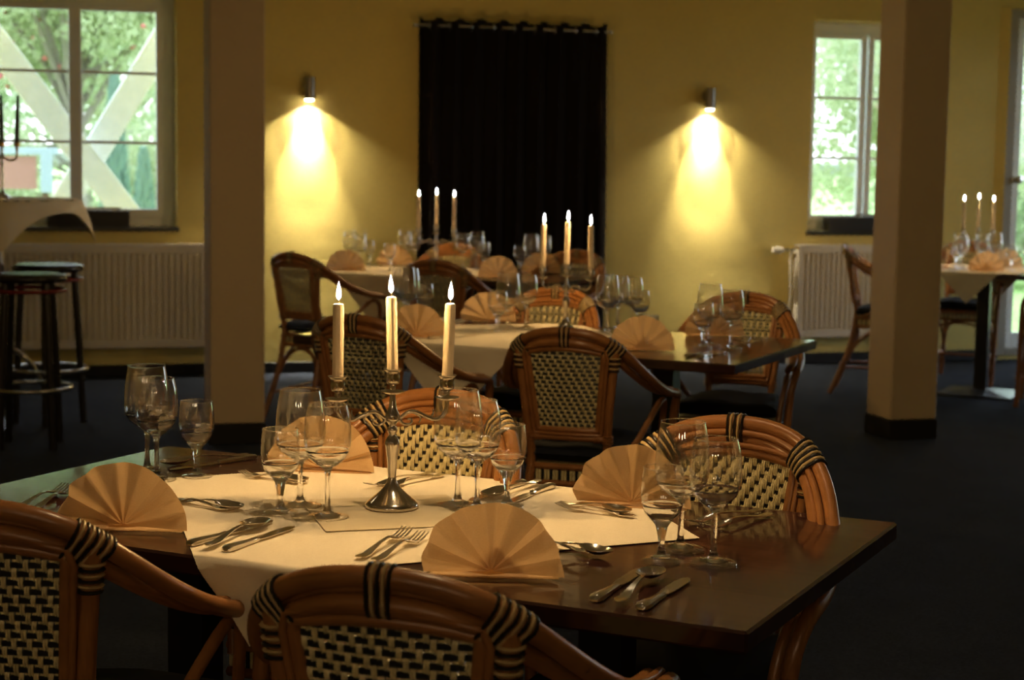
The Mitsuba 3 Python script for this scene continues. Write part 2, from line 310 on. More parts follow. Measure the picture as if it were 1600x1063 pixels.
# ------------------------------------------------------------------ wall things: curtain, lamps, radiators, sill boxes
k = thing('curtain', 'floor-length black eyelet curtain hanging on the back wall', 'curtain')
cs0, cs1, ct, cb, nx, nz = -0.665, 0.578, 2.225, 0.05, 260, 14
S = np.linspace(cs0, cs1, nx); V = []; rngc = np.random.default_rng(2); ph = np.cumsum(rngc.uniform(.6, 1.4, nx)); ph = ph / ph[-1] * 9 * 2 * np.pi
for j in range(nz):
    z = ct + (cb - ct) * j / (nz - 1)
    amp = 0.032 * (1 + 0.25 * np.sin(S * 9 + j * .35))
    zz = z + (0.010 * np.cos(ph) if j == 0 else 0)
    V.append(np.stack([S + 0.012 * np.sin(2 * ph + j * .2) + (S / 0.6) * 0.008 * j / nz, -0.095 + amp * np.sin(ph + .15 * np.sin(j * .6)), np.broadcast_to(zz, S.shape)], 1))
V = np.array(V); back = V + [0, 0.004, 0]
def gridfaces(r, c, off=0):
    i = np.arange(r - 1)[:, None] * c + np.arange(c - 1)[None]; i = i.ravel() + off
    return np.vstack([np.stack([i, i + 1, i + c + 1], 1), np.stack([i, i + c + 1, i + c], 1)])
add(k + '__fabric', local_wall(TM(np.vstack([V.reshape(-1, 3), back.reshape(-1, 3)]), np.vstack([gridfaces(nz, nx), gridfaces(nz, nx, nz * nx)[:, ::-1]]))), 'mat_curtain', True)
for q in range(9):
    i = np.argmin(abs(ph - (q + .5) * 2 * np.pi)); s = S[i]
    ring = tube(np.stack([np.zeros(16), .020 * np.cos(np.arange(16) * np.pi / 8), .020 * np.sin(np.arange(16) * np.pi / 8)], 1), .004, 6, closed=True)
    add(child(k, 'eyelet'), local_wall(mv(ring, M3((s, -.095, ct - .042)))), 'mat_chrome', 40)
k = thing('curtain_rod', 'thin metal rod threaded through the eyelets of the black curtain', 'curtain rod')
add(k + '__rod', local_wall(tube([[cs0 - .02, -.095, ct - .042], [cs1 + .02, -.095, ct - .042]], .009, 10)), 'mat_chrome', 40)
for s in (cs0 - .025, cs1 + .025):
    add(child(k, 'finial'), local_wall(mv(lathe([(0, -.014), (.012, -.010), (.015, 0), (.012, .010), (0, .014)], 14), M3((s, -.095, ct - .042)))), 'mat_chrome', 40)
    add(child(k, 'bracket'), local_wall(tube([[s * .985, -.095, ct - .042], [s * .985, -.04, ct - .042], [s * .985, 0, ct - .05]], .007, 8)), 'mat_chrome', 40)

def sconce(s, label):
    k = thing('wall_lamp', label, 'wall lamp', 'metal cylinder lamps on the back wall')
    p = wallp(s, 1.71, -.062)
    cyl = lathe([(.0, .004), (.026, .004), (.027, 0), (.034, 0), (.035, .002), (.035, .132), (.032, .136), (0, .136)], 28)
    add(k + '__shade', cyl, 'mat_steelgrey', 40, M3(p))
    add(k + '__mounting_plate', local_wall(mv(lathe([(0, 0), (.036, 0), (.036, .012), (.033, .016), (0, .016)], 24), M3((s - .0, 0, 1.795), rx=90))), 'mat_steelgrey', 40)
    add(k + '__arm', local_wall(tube([[s, -.012, 1.795], [s, -.06, 1.795]], .010, 10)), 'mat_steelgrey', 40)
    ring = lathe([(0, -.014), (.022, -.012), (.026, -.007), (.026, 0), (0, 0)], 20)
    scene[k + '__lens'] = mikit.ply(ring, 'mat_lens', smooth=False, to_world=M3(p), emitter={'type': 'area', 'radiance': rgb(*(SCONCE * 3.0)), 'sampling_weight': .3}); lab(k + '__lens', 'glowing lamp lens')
    q = wallp(s, 1.692, -.042)
    for nm, I, tilt, cut, bw_ in (('beam', 5.0, .24, 27.0, 3.0), ('spill', 1.0, .12, 62.0, 8.0)):
        d = np.array([*(WN * tilt), -1.0])
        scene[f'{k}_{nm}'] = {'type': 'spot', 'intensity': rgb(*(SCONCE * I)), 'cutoff_angle': cut, 'beam_width': bw_, 'sampling_weight': 1.5, 'to_world': T().look_at(origin=[float(x) for x in q], target=[float(x) for x in q + d], up=[1, 0, 0])}
sconce(-1.346, 'grey cylinder wall lamp shining down, left of the black curtain')
sconce(1.318, 'grey cylinder wall lamp shining down, right of the black curtain')

def radiator(s0, s1, z0, z1, label, valve_right):
    k = thing('radiator', label, 'radiator', 'white panel radiators under the windows')
    n = int((s1 - s0 - .06) / .0375); prof = [[s0, -.03], [s0, -.105], [s0 + .03, -.105]]
    x = s0 + .03; w = (s1 - s0 - .06) / n
    for i in range(n):
        prof += [[x + w * .2, -.105], [x + w * .32, -.088], [x + w * .68, -.088], [x + w * .8, -.105]]; x += w
    prof += [[s1 - .03, -.105], [s1, -.105], [s1, -.03]]
    body = extr(Polygon(prof), z1 - z0 - .07); body.apply_translation([0, 0, z0 + .035])
    front = cat_([body, box((s1 - s0, .006, .05), ((s0 + s1) / 2, -.106, z1 - .03), .002), box((s1 - s0, .006, .05), ((s0 + s1) / 2, -.106, z0 + .03), .002),
                  box((s1 - s0, .078, .036), ((s0 + s1) / 2, -.067, z0 + .019), .004)])
    add(k + '__panel', local_wall(front), 'mat_radiator', False)
    bars = [box((s1 - s0, .006, .014), ((s0 + s1) / 2, -.107, z1 - .007), .002), box((s1 - s0, .006, .014), ((s0 + s1) / 2, -.030, z1 - .007), .002)] + [box((.012, .072, .004), (q, -.068, z1 - .008)) for q in np.arange(s0 + .03, s1, .036)]
    add(k + '__top_grille', local_wall(cat_(bars)), 'mat_radiator', False)
    for q in (s0 + .12, s1 - .12): add(child(k, 'wall_bracket'), local_wall(box((.03, .030, z1 - z0 - .12), (q, -.0165, (z0 + z1) / 2))), 'mat_radiator', False)
    e, d = (s1, 1) if valve_right else (s0, -1)
    add(k + '__valve_pipe', local_wall(tube([[e, -.07, z1 - .035], [e + d * .11, -.07, z1 - .035]], .009, 10)), 'mat_chrome', 40)
    h = lathe([(0, 0), (.016, 0), (.018, .012), (.024, .02), (.026, .06), (.022, .078), (0, .080)], 18)
    add(k + '__thermostat', local_wall(mv(h, M3((e + d * .10, -.07, z1 - .035), ry=d * 90))), 'mat_radiator', 40); lab(k + '__thermostat', 'white thermostat head')
    pp = [[e + d * .022, -.07, z1 - .035], [e + d * .022, -.03, z1 - .05], [e + d * .022, -.02, z1 - .12], [e + d * .022, -.02, 0.0]]
    add(k + '__supply_pipe', local_wall(tube(spl(pp, 16), .008, 8)), 'mat_radiator', 40)
radiator(-3.28, -1.83, .180, .815, 'white ribbed panel radiator below the left window, behind the bar stools', True)
radiator(1.975, 3.02, .185, .815, 'white ribbed panel radiator below the right window, behind a rattan armchair', False)

def sill_box(s0, s1, z, label):
    k = thing('planter_box', label, 'box', 'black boxes on the window sills')
    c = (s0 + s1) / 2; w = s1 - s0
    add(k + '__body', local_wall(cat_([box((w, .012, .095), (c, .0, z + .0475), .002), box((w, .012, .095), (c, .095, z + .0475), .002), box((.012, .083, .095), (s0 + .006, .0475, z + .0475)), box((.012, .083, .095), (s1 - .006, .0475, z + .0475)), box((w - .02, .084, .01), (c, .0475, z + .006))])), 'mat_blackbox', False)
    add(k + '__rim', local_wall(cat_([box((w * .55, .02, .012), (c + w * .12, .004, z + .112), .002)] + [box((.02, .014, .022), (c + w * (.12 + q), .004, z + .100)) for q in (-.22, .2)])), 'mat_chrome', False); lab(k + '__rim', 'silver rail along the box')
sill_box(-2.915, -2.435, .915, 'black box with a silver rail on the left window sill')
sill_box(2.245, 2.78, .905, 'black box with a silver rail on the right window sill')

# ------------------------------------------------------------------ rattan armchair
def rim_curve():
    R = [(0, -.285, .870), (.075, -.280, .862), (.13, -.258, .839), (.170, -.220, .803), (.207, -.150, .750), (.234, -.060, .700), (.250, .03, .668), (.256, .12, .653), (.253, .172, .640), (.244, .197, .605), (.236, .203, .55)]
    Lf = [(-x, y, z) for x, y, z in R[:0:-1]]
    return spl(Lf + R, 97)
def smt(z0, z1, z): t = np.clip((z - z0) / (z1 - z0), 0, 1); return t * t * (3 - 2 * t)
BZ0, BZ1 = .580, .806
def bw(z): return .083 + (z - BZ0) / (BZ1 - BZ0) * .024
def by(z): return -.204 - (z - .5) * .215
def bsurf(x, z): return by(z) + 1.15 * x * x - .004
def ztop(x): return BZ1 + .004 - 1.1 * x * x
def make_chair(detail):
    P = Proto('rattan_armchair')
    rim = rim_curve(); t, A, B = frames(rim)
    inn = np.stack([-rim[:, 0], 0 * rim[:, 0], -(rim[:, 2] - .68)], 1); inn -= t * (inn * t).sum(1, keepdims=True); inn /= np.linalg.norm(inn, axis=1, keepdims=True)
    bb = np.cross(t, inn); bb *= np.where((bb[:, 1] > 0) | ((abs(rim[:, 1]) < .28) & (bb[:, 2] > 0)), 1, -1)[:, None]
    bb[48] = [0, 1, 0]
    n1 = 12 if detail else 8
    P.add('top_rail', tube(rim, .0135, n1 + 2), 'mat_rattan', 50)
    sl = slice(6, -6)
    P.add('inner_rail', tube((rim + inn * .031)[sl], .0120, n1), 'mat_rattan', 50)
    P.add('bead_rail', tube((rim + inn * .0165 + bb * .011)[sl], .0062, 8), 'mat_rattan', 50)
    # posts and legs
    for s in (-1, 1):
        post = [(s * .148, -.244, .822), (s * .144, -.242, .79), (s * .134, by(.7) + .014, .70), (s * .122, by(.58) + .006, .58), (s * .116, -.196, .50), (s * .116, -.200, .44)]
        P.add('back_post', tube(spl(post, 16), .0130, n1), 'mat_rattan', 50)
    for s in (-1, 1):
        leg = [(s * .116, -.200, .45), (s * .122, -.215, .34), (s * .136, -.262, .18), (s * .152, -.335, .0)]
        P.add('leg', tube(spl(leg, 14), .0140, n1), 'mat_rattan', 50)
    for s in (-1, 1):
        leg = [(s * .236, .203, .555), (s * .231, .205, .47), (s * .222, .207, .25), (s * .214, .215, .0)]
        P.add('leg', tube(spl(leg, 14), .0140, n1), 'mat_rattan', 50)
    for s in (-1, 1):   # arched support under each arm
        sp = [(s * .195, .198, .44), (s * .205, .182, .54), (s * .216, .150, .615), (s * .218, .105, .630), (s * .205, .050, .600), (s * .175, -.055, .52), (s * .135, -.165, .46)]
        P.add('arm_support', tube(spl(sp, 28), .0100, n1), 'mat_rattan', 50)
    # backrest: frame, bead, weave
    def loop(d, dy, n=14):
        L = [(-(bw(z) + d), z) for z in np.linspace(BZ0 - d, ztop(bw(BZ1)) - .006, n)]
        Tt = [(x, ztop(x) + d) for x in np.linspace(-bw(BZ1) - d * .6, bw(BZ1) + d * .6, n)]
        Rr = [(-x, z) for x, z in L[::-1]]; Bt = [(x, BZ0 - d) for x in np.linspace(bw(BZ0) + d, -bw(BZ0) - d, n)][1:-1]
        return np.array([(x, bsurf(min(abs(x), .14), z) + dy, z) for x, z in L + Tt + Rr + Bt])
    fr = P.add('backrest', tube(loop(.0085, 0), .0095, 10, closed=True), 'mat_rattan', 50)
    P.add('backrest__beading', tube(loop(.021, -.009), .0055, 8, closed=True), 'mat_rattan', 50)
    P.add('backrest__beading', tube(loop(.021, .009), .0055, 8, closed=True), 'mat_rattan', 50)
    NC = 26; NR = 18; ph = (BZ1 + .004 - BZ0) / NR
    dark = []
    for j in range(NR + 1):
        z = BZ0 + (j + .5) * ph
        if z > BZ1 + .002: continue
        w = bw(z); w = min(w, math.sqrt(max(1e-5, (BZ1 + .012 - z) / 1.1))); x = np.linspace(-w - .004, w + .004, 24)
        pts = np.stack([x, bsurf(x, z), 0 * x + z], 1)
        up = pts + [0, 0, .0042]; dn = pts - [0, 0, .0042]
        v = np.vstack([up + [0, .0006, 0], dn + [0, .0006, 0], up - [0, .0006, 0], dn - [0, .0006, 0]]); m = len(x); i = np.arange(m - 1)
        f = np.vstack([np.stack([i + o0, i + 1 + o0, i + 1 + o1], 1) for o0, o1 in ((0, m), (3 * m, 2 * m), (2 * m, 0), (m, 3 * m))] + [np.stack([i + o0, i + 1 + o1, i + o1], 1) for o0, o1 in ((0, m), (3 * m, 2 * m), (2 * m, 0), (m, 3 * m))])
        dark.append(TM(v, f))
    light = []
    for i in range(NC):
        xi = -1 + 2 * (i + .5) / NC; pts = []
        ztp = ztop(xi * bw(BZ1)) + .004
        for j in range(-1, NR + 1):
            for fz in (.18, .5, .82):
                z = BZ0 + (j + fz) * ph
                if z < BZ0 - .003 or z > ztp: continue
                front = ((i + 0 * j) + j) % 3 != 0
                nb = ((i + j + (1 if fz > .5 else -1)) % 3 != 0)
                off = .0030 if front else -.0022
                if fz != .5 and nb != front: off *= .45
                x = xi * bw(z); pts.append([x, bsurf(x, z) + off, z])
        pts = np.array(pts)
        if len(pts) < 3: continue
        if detail: light.append(cat_([tube(pts + [-.0019, 0, 0], .00185, 5, caps=False), tube(pts + [.0019, 0, 0], .00185, 5, caps=False)]))
        else: light.append(tube(pts, .0036, 4, flat=.45, caps=False))
    if detail:
        for m in light: P.add('backrest__cane_strand', m, 'mat_cane', 60)
        for m in dark: P.add('backrest__dark_strand', m, 'mat_black', False)
    else:
        P.add('backrest__cane_weave', cat_(light), 'mat_cane', 60, 'woven pale cane', 'stuff'); P.add('backrest__dark_weave', cat_(dark), 'mat_black', False, 'black woven strips', 'stuff')
    P.add('back_rail', tube([(-.118, by(.548) + .004, .548), (0, by(.548) - .008, .548), (.118, by(.548) + .004, .548)], .0105, n1), 'mat_rattan', 50)
    # bindings
    an = np.arange(14) * 2 * np.pi / 14
    def band(c, e1, e2, circles, w=.0032, n=18):
        pts = np.vstack([np.stack([x + (r + .0018) * np.cos(an), y + (r + .0018) * np.sin(an)], 1) for x, y, r in circles])
        h = MultiPoint(pts).convex_hull.exterior; q = np.array([h.interpolate(k / n, normalized=True).coords[0] for k in range(n)])
        return tube(c + q[:, :1] * e1 + q[:, 1:] * e2, w, 6, closed=True, flat=.75)
    tri = [(0, 0, .0135), (.0165, .011, .0062), (.031, 0, .0120)]
    def wrap(ds, path):
        arc = np.r_[0, np.cumsum(np.linalg.norm(np.diff(rim, axis=0), axis=1))]; arc -= arc[48]; lt, dk = [], []
        for q, d in enumerate(ds):
            c = np.array([np.interp(d, arc, rim[:, k]) for k in range(3)]); e1 = np.array([np.interp(d, arc, inn[:, k]) for k in range(3)]); e2 = np.array([np.interp(d, arc, bb[:, k]) for k in range(3)])
            (dk if q % 2 == 0 else lt).append(band(c, e1, e2, tri))
        return lt, dk
    for s in (-1, 1):
        lt, dk = wrap([s * (.150 + .0068 * q) for q in range(-2, 7)], 'binding')
        for q in range(6):
            z = .792 - .0075 * q; c = np.array([s * (.1445 - (.79 - z) * .11), -.2425 + (.79 - z) * .06, z])
            (dk if q % 2 else lt).append(band(c, np.array([1., 0, 0]), np.array([0, 1., 0]), [(0, 0, .0135)], .0034, 14))
        p = P.add('binding', cat_(lt), 'mat_canebind', 60, 'pale cane corner binding'); P.add(p + '__dark_band', cat_(dk), 'mat_black', 60)
    lt, dk = wrap([.0068 * q + .004 for q in range(-2, 3)], 'binding')
    p = P.add('binding', cat_(lt), 'mat_canebind', 60, 'pale cane binding at the top'); P.add(p + '__dark_band', cat_(dk), 'mat_black', 60)
    for s in (-1, 1):
        lt = [band(np.array([s * .119, by(z) + .006, z]), np.array([1., 0, 0]), np.array([0, 1., 0]), [(0, 0, .0135)], .0032, 14) for z in (.535, .542, .549, .556)]
        lt += [band(np.array([s * x, by(.548) + .002, .548]), np.array([0, 1., 0]), np.array([0, 0, 1.]), [(0, 0, .0108)], .003, 12) for x in (.083, .090, .097)]
        P.add('joint_binding', cat_(lt), 'mat_rattan', 60)
    # seat
    SR = [(-.118, -.198), (.118, -.198), (.205, .19), (-.205, .19)]
    ring = np.array([(*((1 - k) * np.array(SR[i]) + k * np.array(SR[(i + 1) % 4])),) for i in range(4) for k in np.linspace(0, .94, 8)])
    seat = cat_([tube(np.c_[ring, ring[:, 0] * 0 + z], .0105, 8, closed=True) for z in (.405, .455)])
    P.add('seat_frame', seat, 'mat_rattan', 50)
    ap = []; dk = []
    for i in range(4):
        a, b = np.array(SR[i]), np.array(SR[(i + 1) % 4]); L = np.linalg.norm(b - a); n = int(L / .0085)
        for q in range(n):
            c = a + (b - a) * (q + .5) / n; d = (b - a) / L
            m = box((.0066, .008, .030), (0, 0, .430)); m.apply_transform(trimesh.transformations.rotation_matrix(math.atan2(d[1], d[0]), [0, 0, 1])); m.apply_translation([*c, 0])
            (dk if q % 3 == 1 else ap).append(m)
    P.add('seat_frame__cane_edge', cat_(ap), 'mat_cane', False, 'pale cane woven seat edge', 'stuff'); P.add('seat_frame__dark_edge', cat_(dk), 'mat_black', False, 'black strands of the seat edge', 'stuff')
    deck = extr(Polygon([(x * .95, y * .95) for x, y in SR]), .008); deck.apply_translation([0, 0, .455]); P.add('seat', deck, 'mat_cane', False)
    # cushion
    n = 26; g = np.linspace(-1, 1, n); X, Y = np.meshgrid(g, g, indexing='ij')
    e = np.clip(1 - np.maximum(abs(X), abs(Y)) ** 6, 0, 1) ** .5 * (1 - .30 * (abs(X * Y)) ** 1.5)
    top = np.stack([X * (.150 + .05 * (Y + 1) / 2 * 1.0), Y * .205 + .0, .492 + .034 * e + .004 * np.sin(X * 5) * e], -1); bot = top.copy(); bot[..., 2] = np.minimum(.490 - .024 * e, top[..., 2])
    f = gridfaces(n, n); cm = TM(np.vstack([top.reshape(-1, 3), bot.reshape(-1, 3)]), np.vstack([f, f[:, ::-1] + n * n])); cm.merge_vertices()
    P.add('cushion', cm, 'mat_cushion', True, 'dark seat cushion')
    # stretchers and braces
    for s in (-1, 1): P.add('stretcher', tube([(s * .140, -.272, .160), (s * .218, .208, .170)], .0085, 8), 'mat_rattan', 50)
    P.add('stretcher', tube([(-.180, -.03, .165), (.180, -.03, .165)], .0085, 8), 'mat_rattan', 50)
    for s in (-1, 1):
        P.add('brace', tube(spl([(s * .134, -.255, .20), (s * .142, -.17, .32), (s * .165, -.03, .388), (s * .195, .10, .33), (s * .214, .195, .20)], 22), .0085, 8), 'mat_rattan', 50)
    for y, w, yl in ((-.2, .125, -.245), (.2, .212, .205)):
        P.add('brace', tube(spl([(-w - .004, yl, .22), (-w * .8, y, .33), (0, y, .388), (w * .8, y, .33), (w + .004, yl, .22)], 22), .0085, 8), 'mat_rattan', 50)
    for s, y, z, r in ((-1, -.262, .185, .0145), (1, -.262, .185, .0145), (-1, .212, .170, .0145), (1, .212, .170, .0145)):
        x = s * (.137 if y < 0 else .2185)
        P.add('leg_binding', cat_([band(np.array([x, y - (.0028 if y < 0 else -.0003) * q, z - .0075 * q]), np.array([1., 0, 0]), np.array([0, 1., 0]), [(0, 0, r)], .0034, 12) for q in range(-1, 3)]), 'mat_rattan', 60)
    return P
CH, CHs = make_chair(True), make_chair(False)
def put_chair(P, top, face, label, group=None, size=1.0):
    """top: where the middle of the back's top rail stands; face: the direction the sitter looks, degrees from +x."""
    a = math.radians(face); o = np.array(top) + .285 * size * np.array([math.cos(a), math.sin(a)])
    return P.place(M3((o[0], o[1], 0), face - 90, s=size), label, 'chair', group)
GF, GM, GB, GR = 'rattan armchairs around the front table', 'rattan armchairs around the middle table', 'rattan armchairs around the rear table', 'rattan armchairs around the right table'
CHAIRS = [
 (CH, (-.722, 2.345), 80, 'rattan armchair cut by the left edge in the foreground, back to the viewer', GF),
 (CH, (-.150, 1.985), 74, 'nearest rattan armchair at the bottom centre, its cream and black back to the viewer', GF),
 (CH, (-.132, 3.555), 247, 'rattan armchair on the far side of the front table behind the candelabra', GF),
 (CH, (.424, 3.235), 246, 'rattan armchair on the far side of the front table at its right end', GF),
 (CH, (.150, 5.090), 74, 'rattan armchair with dark back to the viewer, right of the middle table cloth point', GM),
 (CHs, (-.490, 5.400), 66, 'rattan armchair behind the lit left candle, back to the viewer, left of the middle cloth', GM),
 (CHs, (.170, 6.690), 248, 'rattan armchair on the far side of the middle table behind its candelabra', GM),
 (CHs, (.877, 6.600), 254, 'rattan armchair on the far side of the middle table at its right end', GM),
 (CHs, (-1.115, 8.800), 56, 'rattan armchair nearest the left pillar, turned aside at the rear table', GB),
 (CHs, (-.380, 8.350), 70, 'dark-looking rattan armchair at the rear table behind three wine glasses', GB),
 (CHs, (-.320, 10.03), 245, 'rattan armchair behind the rear table, left of the two before the curtain', GB),
 (CHs, (.349, 9.46), 244, 'rattan armchair on the far side of the rear table, below the curtain right edge', GB),
 (CHs, (1.99, 10.56), -16, 'rattan armchair seen from the side in front of the right radiator', GR),
 (CHs, (2.95, 11.40), 250, 'rattan armchair behind the column of the right table', GR),
 (CHs, (3.42, 9.97), 160, 'rattan armchair cut by the right edge at the right table', GR)]
for c in CHAIRS: put_chair(*c, size=1.02 if c[4] == GF else 1.0)

# ------------------------------------------------------------------ tables
T1C, T2C, T3C, T4C = np.array([-.205, 2.985]), np.array([.156, 6.093]), np.array([-.35, 9.46]), np.array([2.82, 10.50])
RZ = math.degrees(TAZ)
def tp(c, p, q, z=.75): w = c + TU * p + TV * q; return np.array([w[0], w[1], z])
def wood_table(c, L, W, label):
    k = thing('dining_table', label, 'table')
    Mx = M3((c[0], c[1], 0), RZ)
    add(k + '__tabletop', box((L, W, .032), (0, 0, .734), .004), 'mat_wood', False, Mx)
    for sx in (-1, 1):
        add(child(k, 'column'), box((.075, .075, .67), (sx * .41, 0, .37), .004), 'mat_tablemetal', False, Mx)
        pts = np.array([(sx * .41 + x, y, z) for z in (0, .012) for x in (-.17, .17) for y in (-.26, .26)] + [(sx * .41 + x, y, .036) for x in (-.05, .05) for y in (-.05, .05)])
        add(child(k, 'base_plate'), trimesh.convex.convex_hull(pts), 'mat_tablemetal', False, Mx)
        add(child(k, 'top_bracket'), box((.16, W - .25, .013), (sx * .41, 0, .711)), 'mat_tablemetal', False, Mx)
wood_table(T1C, 1.56, .815, 'dark brown wooden table in the foreground with a diagonal cream cloth')
wood_table(T2C, 1.60, .885, 'dark brown wooden table in the middle of the room')
wood_table(T3C, 1.60, .84, 'dark brown wooden table at the rear below the black curtain')
k = thing('dining_table', 'square table on a dark metal column beyond the right pillar', 'table')
Mx = M3((T4C[0], T4C[1], 0), RZ)
add(k + '__tabletop', box((.84, .84, .032), (0, 0, .734), .004), 'mat_wood', False, Mx)
add(k + '__column', box((.075, .075, .69), (0, 0, .37), .004), 'mat_tablemetal', False, Mx)
pts = np.array([(x, y, 0) for x in (-.22, .22) for y in (-.22, .22)] + [(x, y, .012) for x in (-.22, .22) for y in (-.22, .22)] + [(x, y, .036) for x in (-.05, .05) for y in (-.05, .05)])
add(k + '__base_plate', trimesh.convex.convex_hull(pts), 'mat_tablemetal', False, Mx)
add(k + '__top_bracket', box((.34, .34, .012), (0, 0, .712)), 'mat_tablemetal', False, Mx)

def cloth(c, corner, e1, e2, half, label, z=.7508, nn=64, seed=1, crease=True):
    """square cloth: corner + s*e1 + t*e2 in the table's plane; what lies past the table's edges (half = half sizes) hangs down."""
    g = np.linspace(0, 1, nn); Sx, Tx = np.meshgrid(g, g, indexing='ij')
    P2 = np.asarray(corner) + Sx[..., None] * np.asarray(e1) + Tx[..., None] * np.asarray(e2)
    def bend(w, hh, r=.006):
        over = np.abs(w) - hh; sg = np.sign(w); a = np.clip(over, 0, r * np.pi / 2) / r
        out = np.where(over > 0, hh + r * np.sin(a), np.abs(w)) * sg
        drop = np.where(over > 0, r * (1 - np.cos(a)) + np.maximum(over - r * np.pi / 2, 0), 0)
        return out, drop
    x, dx = bend(P2[..., 0], half[0]); y, dy = bend(P2[..., 1], half[1])
    hang = dx + dy; wob = meshkit.fbm(np.stack([P2[..., 0] * 9, P2[..., 1] * 9, 0 * x], -1), 2, seed) - .5
    zz = z - hang + np.where(hang > 0, 0, .0012 * (meshkit.fbm(np.stack([P2[..., 0] * 5, P2[..., 1] * 5, 0 * x + 3], -1), 2, seed)))
    y = y + np.sign(P2[..., 1]) * np.where(dy > .012, .012 * wob + .05 * np.clip(dy - .012, 0, .3) ** 1.2 * .6, 0); x = x + np.sign(P2[..., 0]) * np.where(dx > .012, .012 * wob, 0)
    if crease:
        for cc in (Sx - .5, Tx - .5): zz = zz + np.where(hang > 0, 0, .0020 * np.exp(-(cc / .010) ** 2))
    top = np.stack([x, y, zz], -1)
    e = np.gradient(top, axis=0), np.gradient(top, axis=1); nrm = np.cross(e[0], e[1]); nrm /= np.linalg.norm(nrm, axis=-1, keepdims=True) + 1e-12
    if nrm[nn // 2, nn // 2, 2] < 0: nrm = -nrm
    t2 = top + nrm * .0009; f = gridfaces(nn, nn); N = nn * nn
    edge = np.r_[np.arange(nn), np.arange(nn) * nn + nn - 1, N - 1 - np.arange(nn), (nn - 1 - np.arange(nn)) * nn]
    a, b = edge, np.roll(edge, -1); side = np.vstack([np.stack([a, b, b + N], 1), np.stack([a, b + N, a + N], 1)])
    k = num('tablecloth'); add(k, TM(np.vstack([top.reshape(-1, 3), t2.reshape(-1, 3)]), np.vstack([f, f[:, ::-1] + N, side])), 'mat_cloth', True, M3((c[0], c[1], 0), RZ)); lab(k, label, 'tablecloth')
    return k
cloth(T1C, (-.548, .088), (.545, -.625), (.53, .64), (.78, .4075), 'cream square cloth laid diagonally on the front table')
cloth(T2C, (-.74, -.10), (.560, -.600), (.58, .60), (.80, .4425), 'cream square cloth with a hanging point on the middle table')
cloth(T3C, (-.76, -.10), (.560, -.600), (.58, .60), (.80, .42), 'cream square cloth with a hanging point on the rear table')
cloth(T4C, (-.62, .0), (.60, -.60), (.62, .62), (.42, .42), 'cream square cloth on the right table beyond the pillar')
k = num('paper_mat'); g = Polygon([(-.13, -.13), (.14, -.13), (.14, .14), (-.13, .14)]); m = extr(g, .0008)
add(k, m, 'mat_papermat', False, M3(tp(T1C, -.02, .02, .7541), RZ - 48)); lab(k, 'thin creased cream paper mat under the front candelabra', 'table mat')

# ------------------------------------------------------------------ fan napkins
def make_napkin(seed):
    r_ = np.random.default_rng(seed); nf = 13; m = 6; nr = 10; R = .105
    fold = np.linspace(0, 1, nf + 1); fold[1:-1] += r_.normal(0, .011, nf - 1)
    amp = r_.uniform(.45, 1.25, nf + 1); V = []; n = nf * m
    rr = np.linspace(.03, 1, nr)
    for i in range(n + 1):
        k, q = divmod(i, m); k2 = min(k + 1, nf); q = q / m; e = q * q * (3 - 2 * q) * .5 + q * .5
        f0 = (.0085 if k % 2 else -.0085) * amp[k]; f1 = (.0085 if k2 % 2 else -.0085) * amp[k2]; y0 = f0 + (f1 - f0) * e
        th = math.radians(-3 + 186 * (fold[k] + (fold[k2] - fold[k]) * q))
        for w in rr:
            rad = w * R * (1 + .012 * math.sin(th * 5 + seed)) - .0022 * (y0 / .008) * w
            V.append([rad * math.cos(th), y0 * (.25 + .75 * w) * (.4 + .6 * w) - .010 * math.sin(th) * w, max(rad * math.sin(th) + .0085, .0006)])
    fan = TM(V, gridfaces(n + 1, nr))
    foot = np.array([[-.100, .004, .001], [.100, .004, .001], [.070, .045, .0012], [-.070, .045, .0012], [-.100, -.010, .0012], [.100, -.010, .0012], [.0, .012, .058]])
    ff = TM(foot, [[4, 5, 1], [4, 1, 0], [0, 1, 2], [0, 2, 3], [2, 6, 3]])
    P = Proto('napkin'); P.add('', cat_([fan, ff]), 'mat_napkin', 40); return P
NP = [make_napkin(s) for s in (1, 2, 3)]
GN = 'fan-folded apricot napkins on the tables'
def put_napkin(i, c, p, q, rz, label, z=.7505): NP[i].place(M3(tp(c, p, q, z), RZ + rz), label, 'napkin', GN)

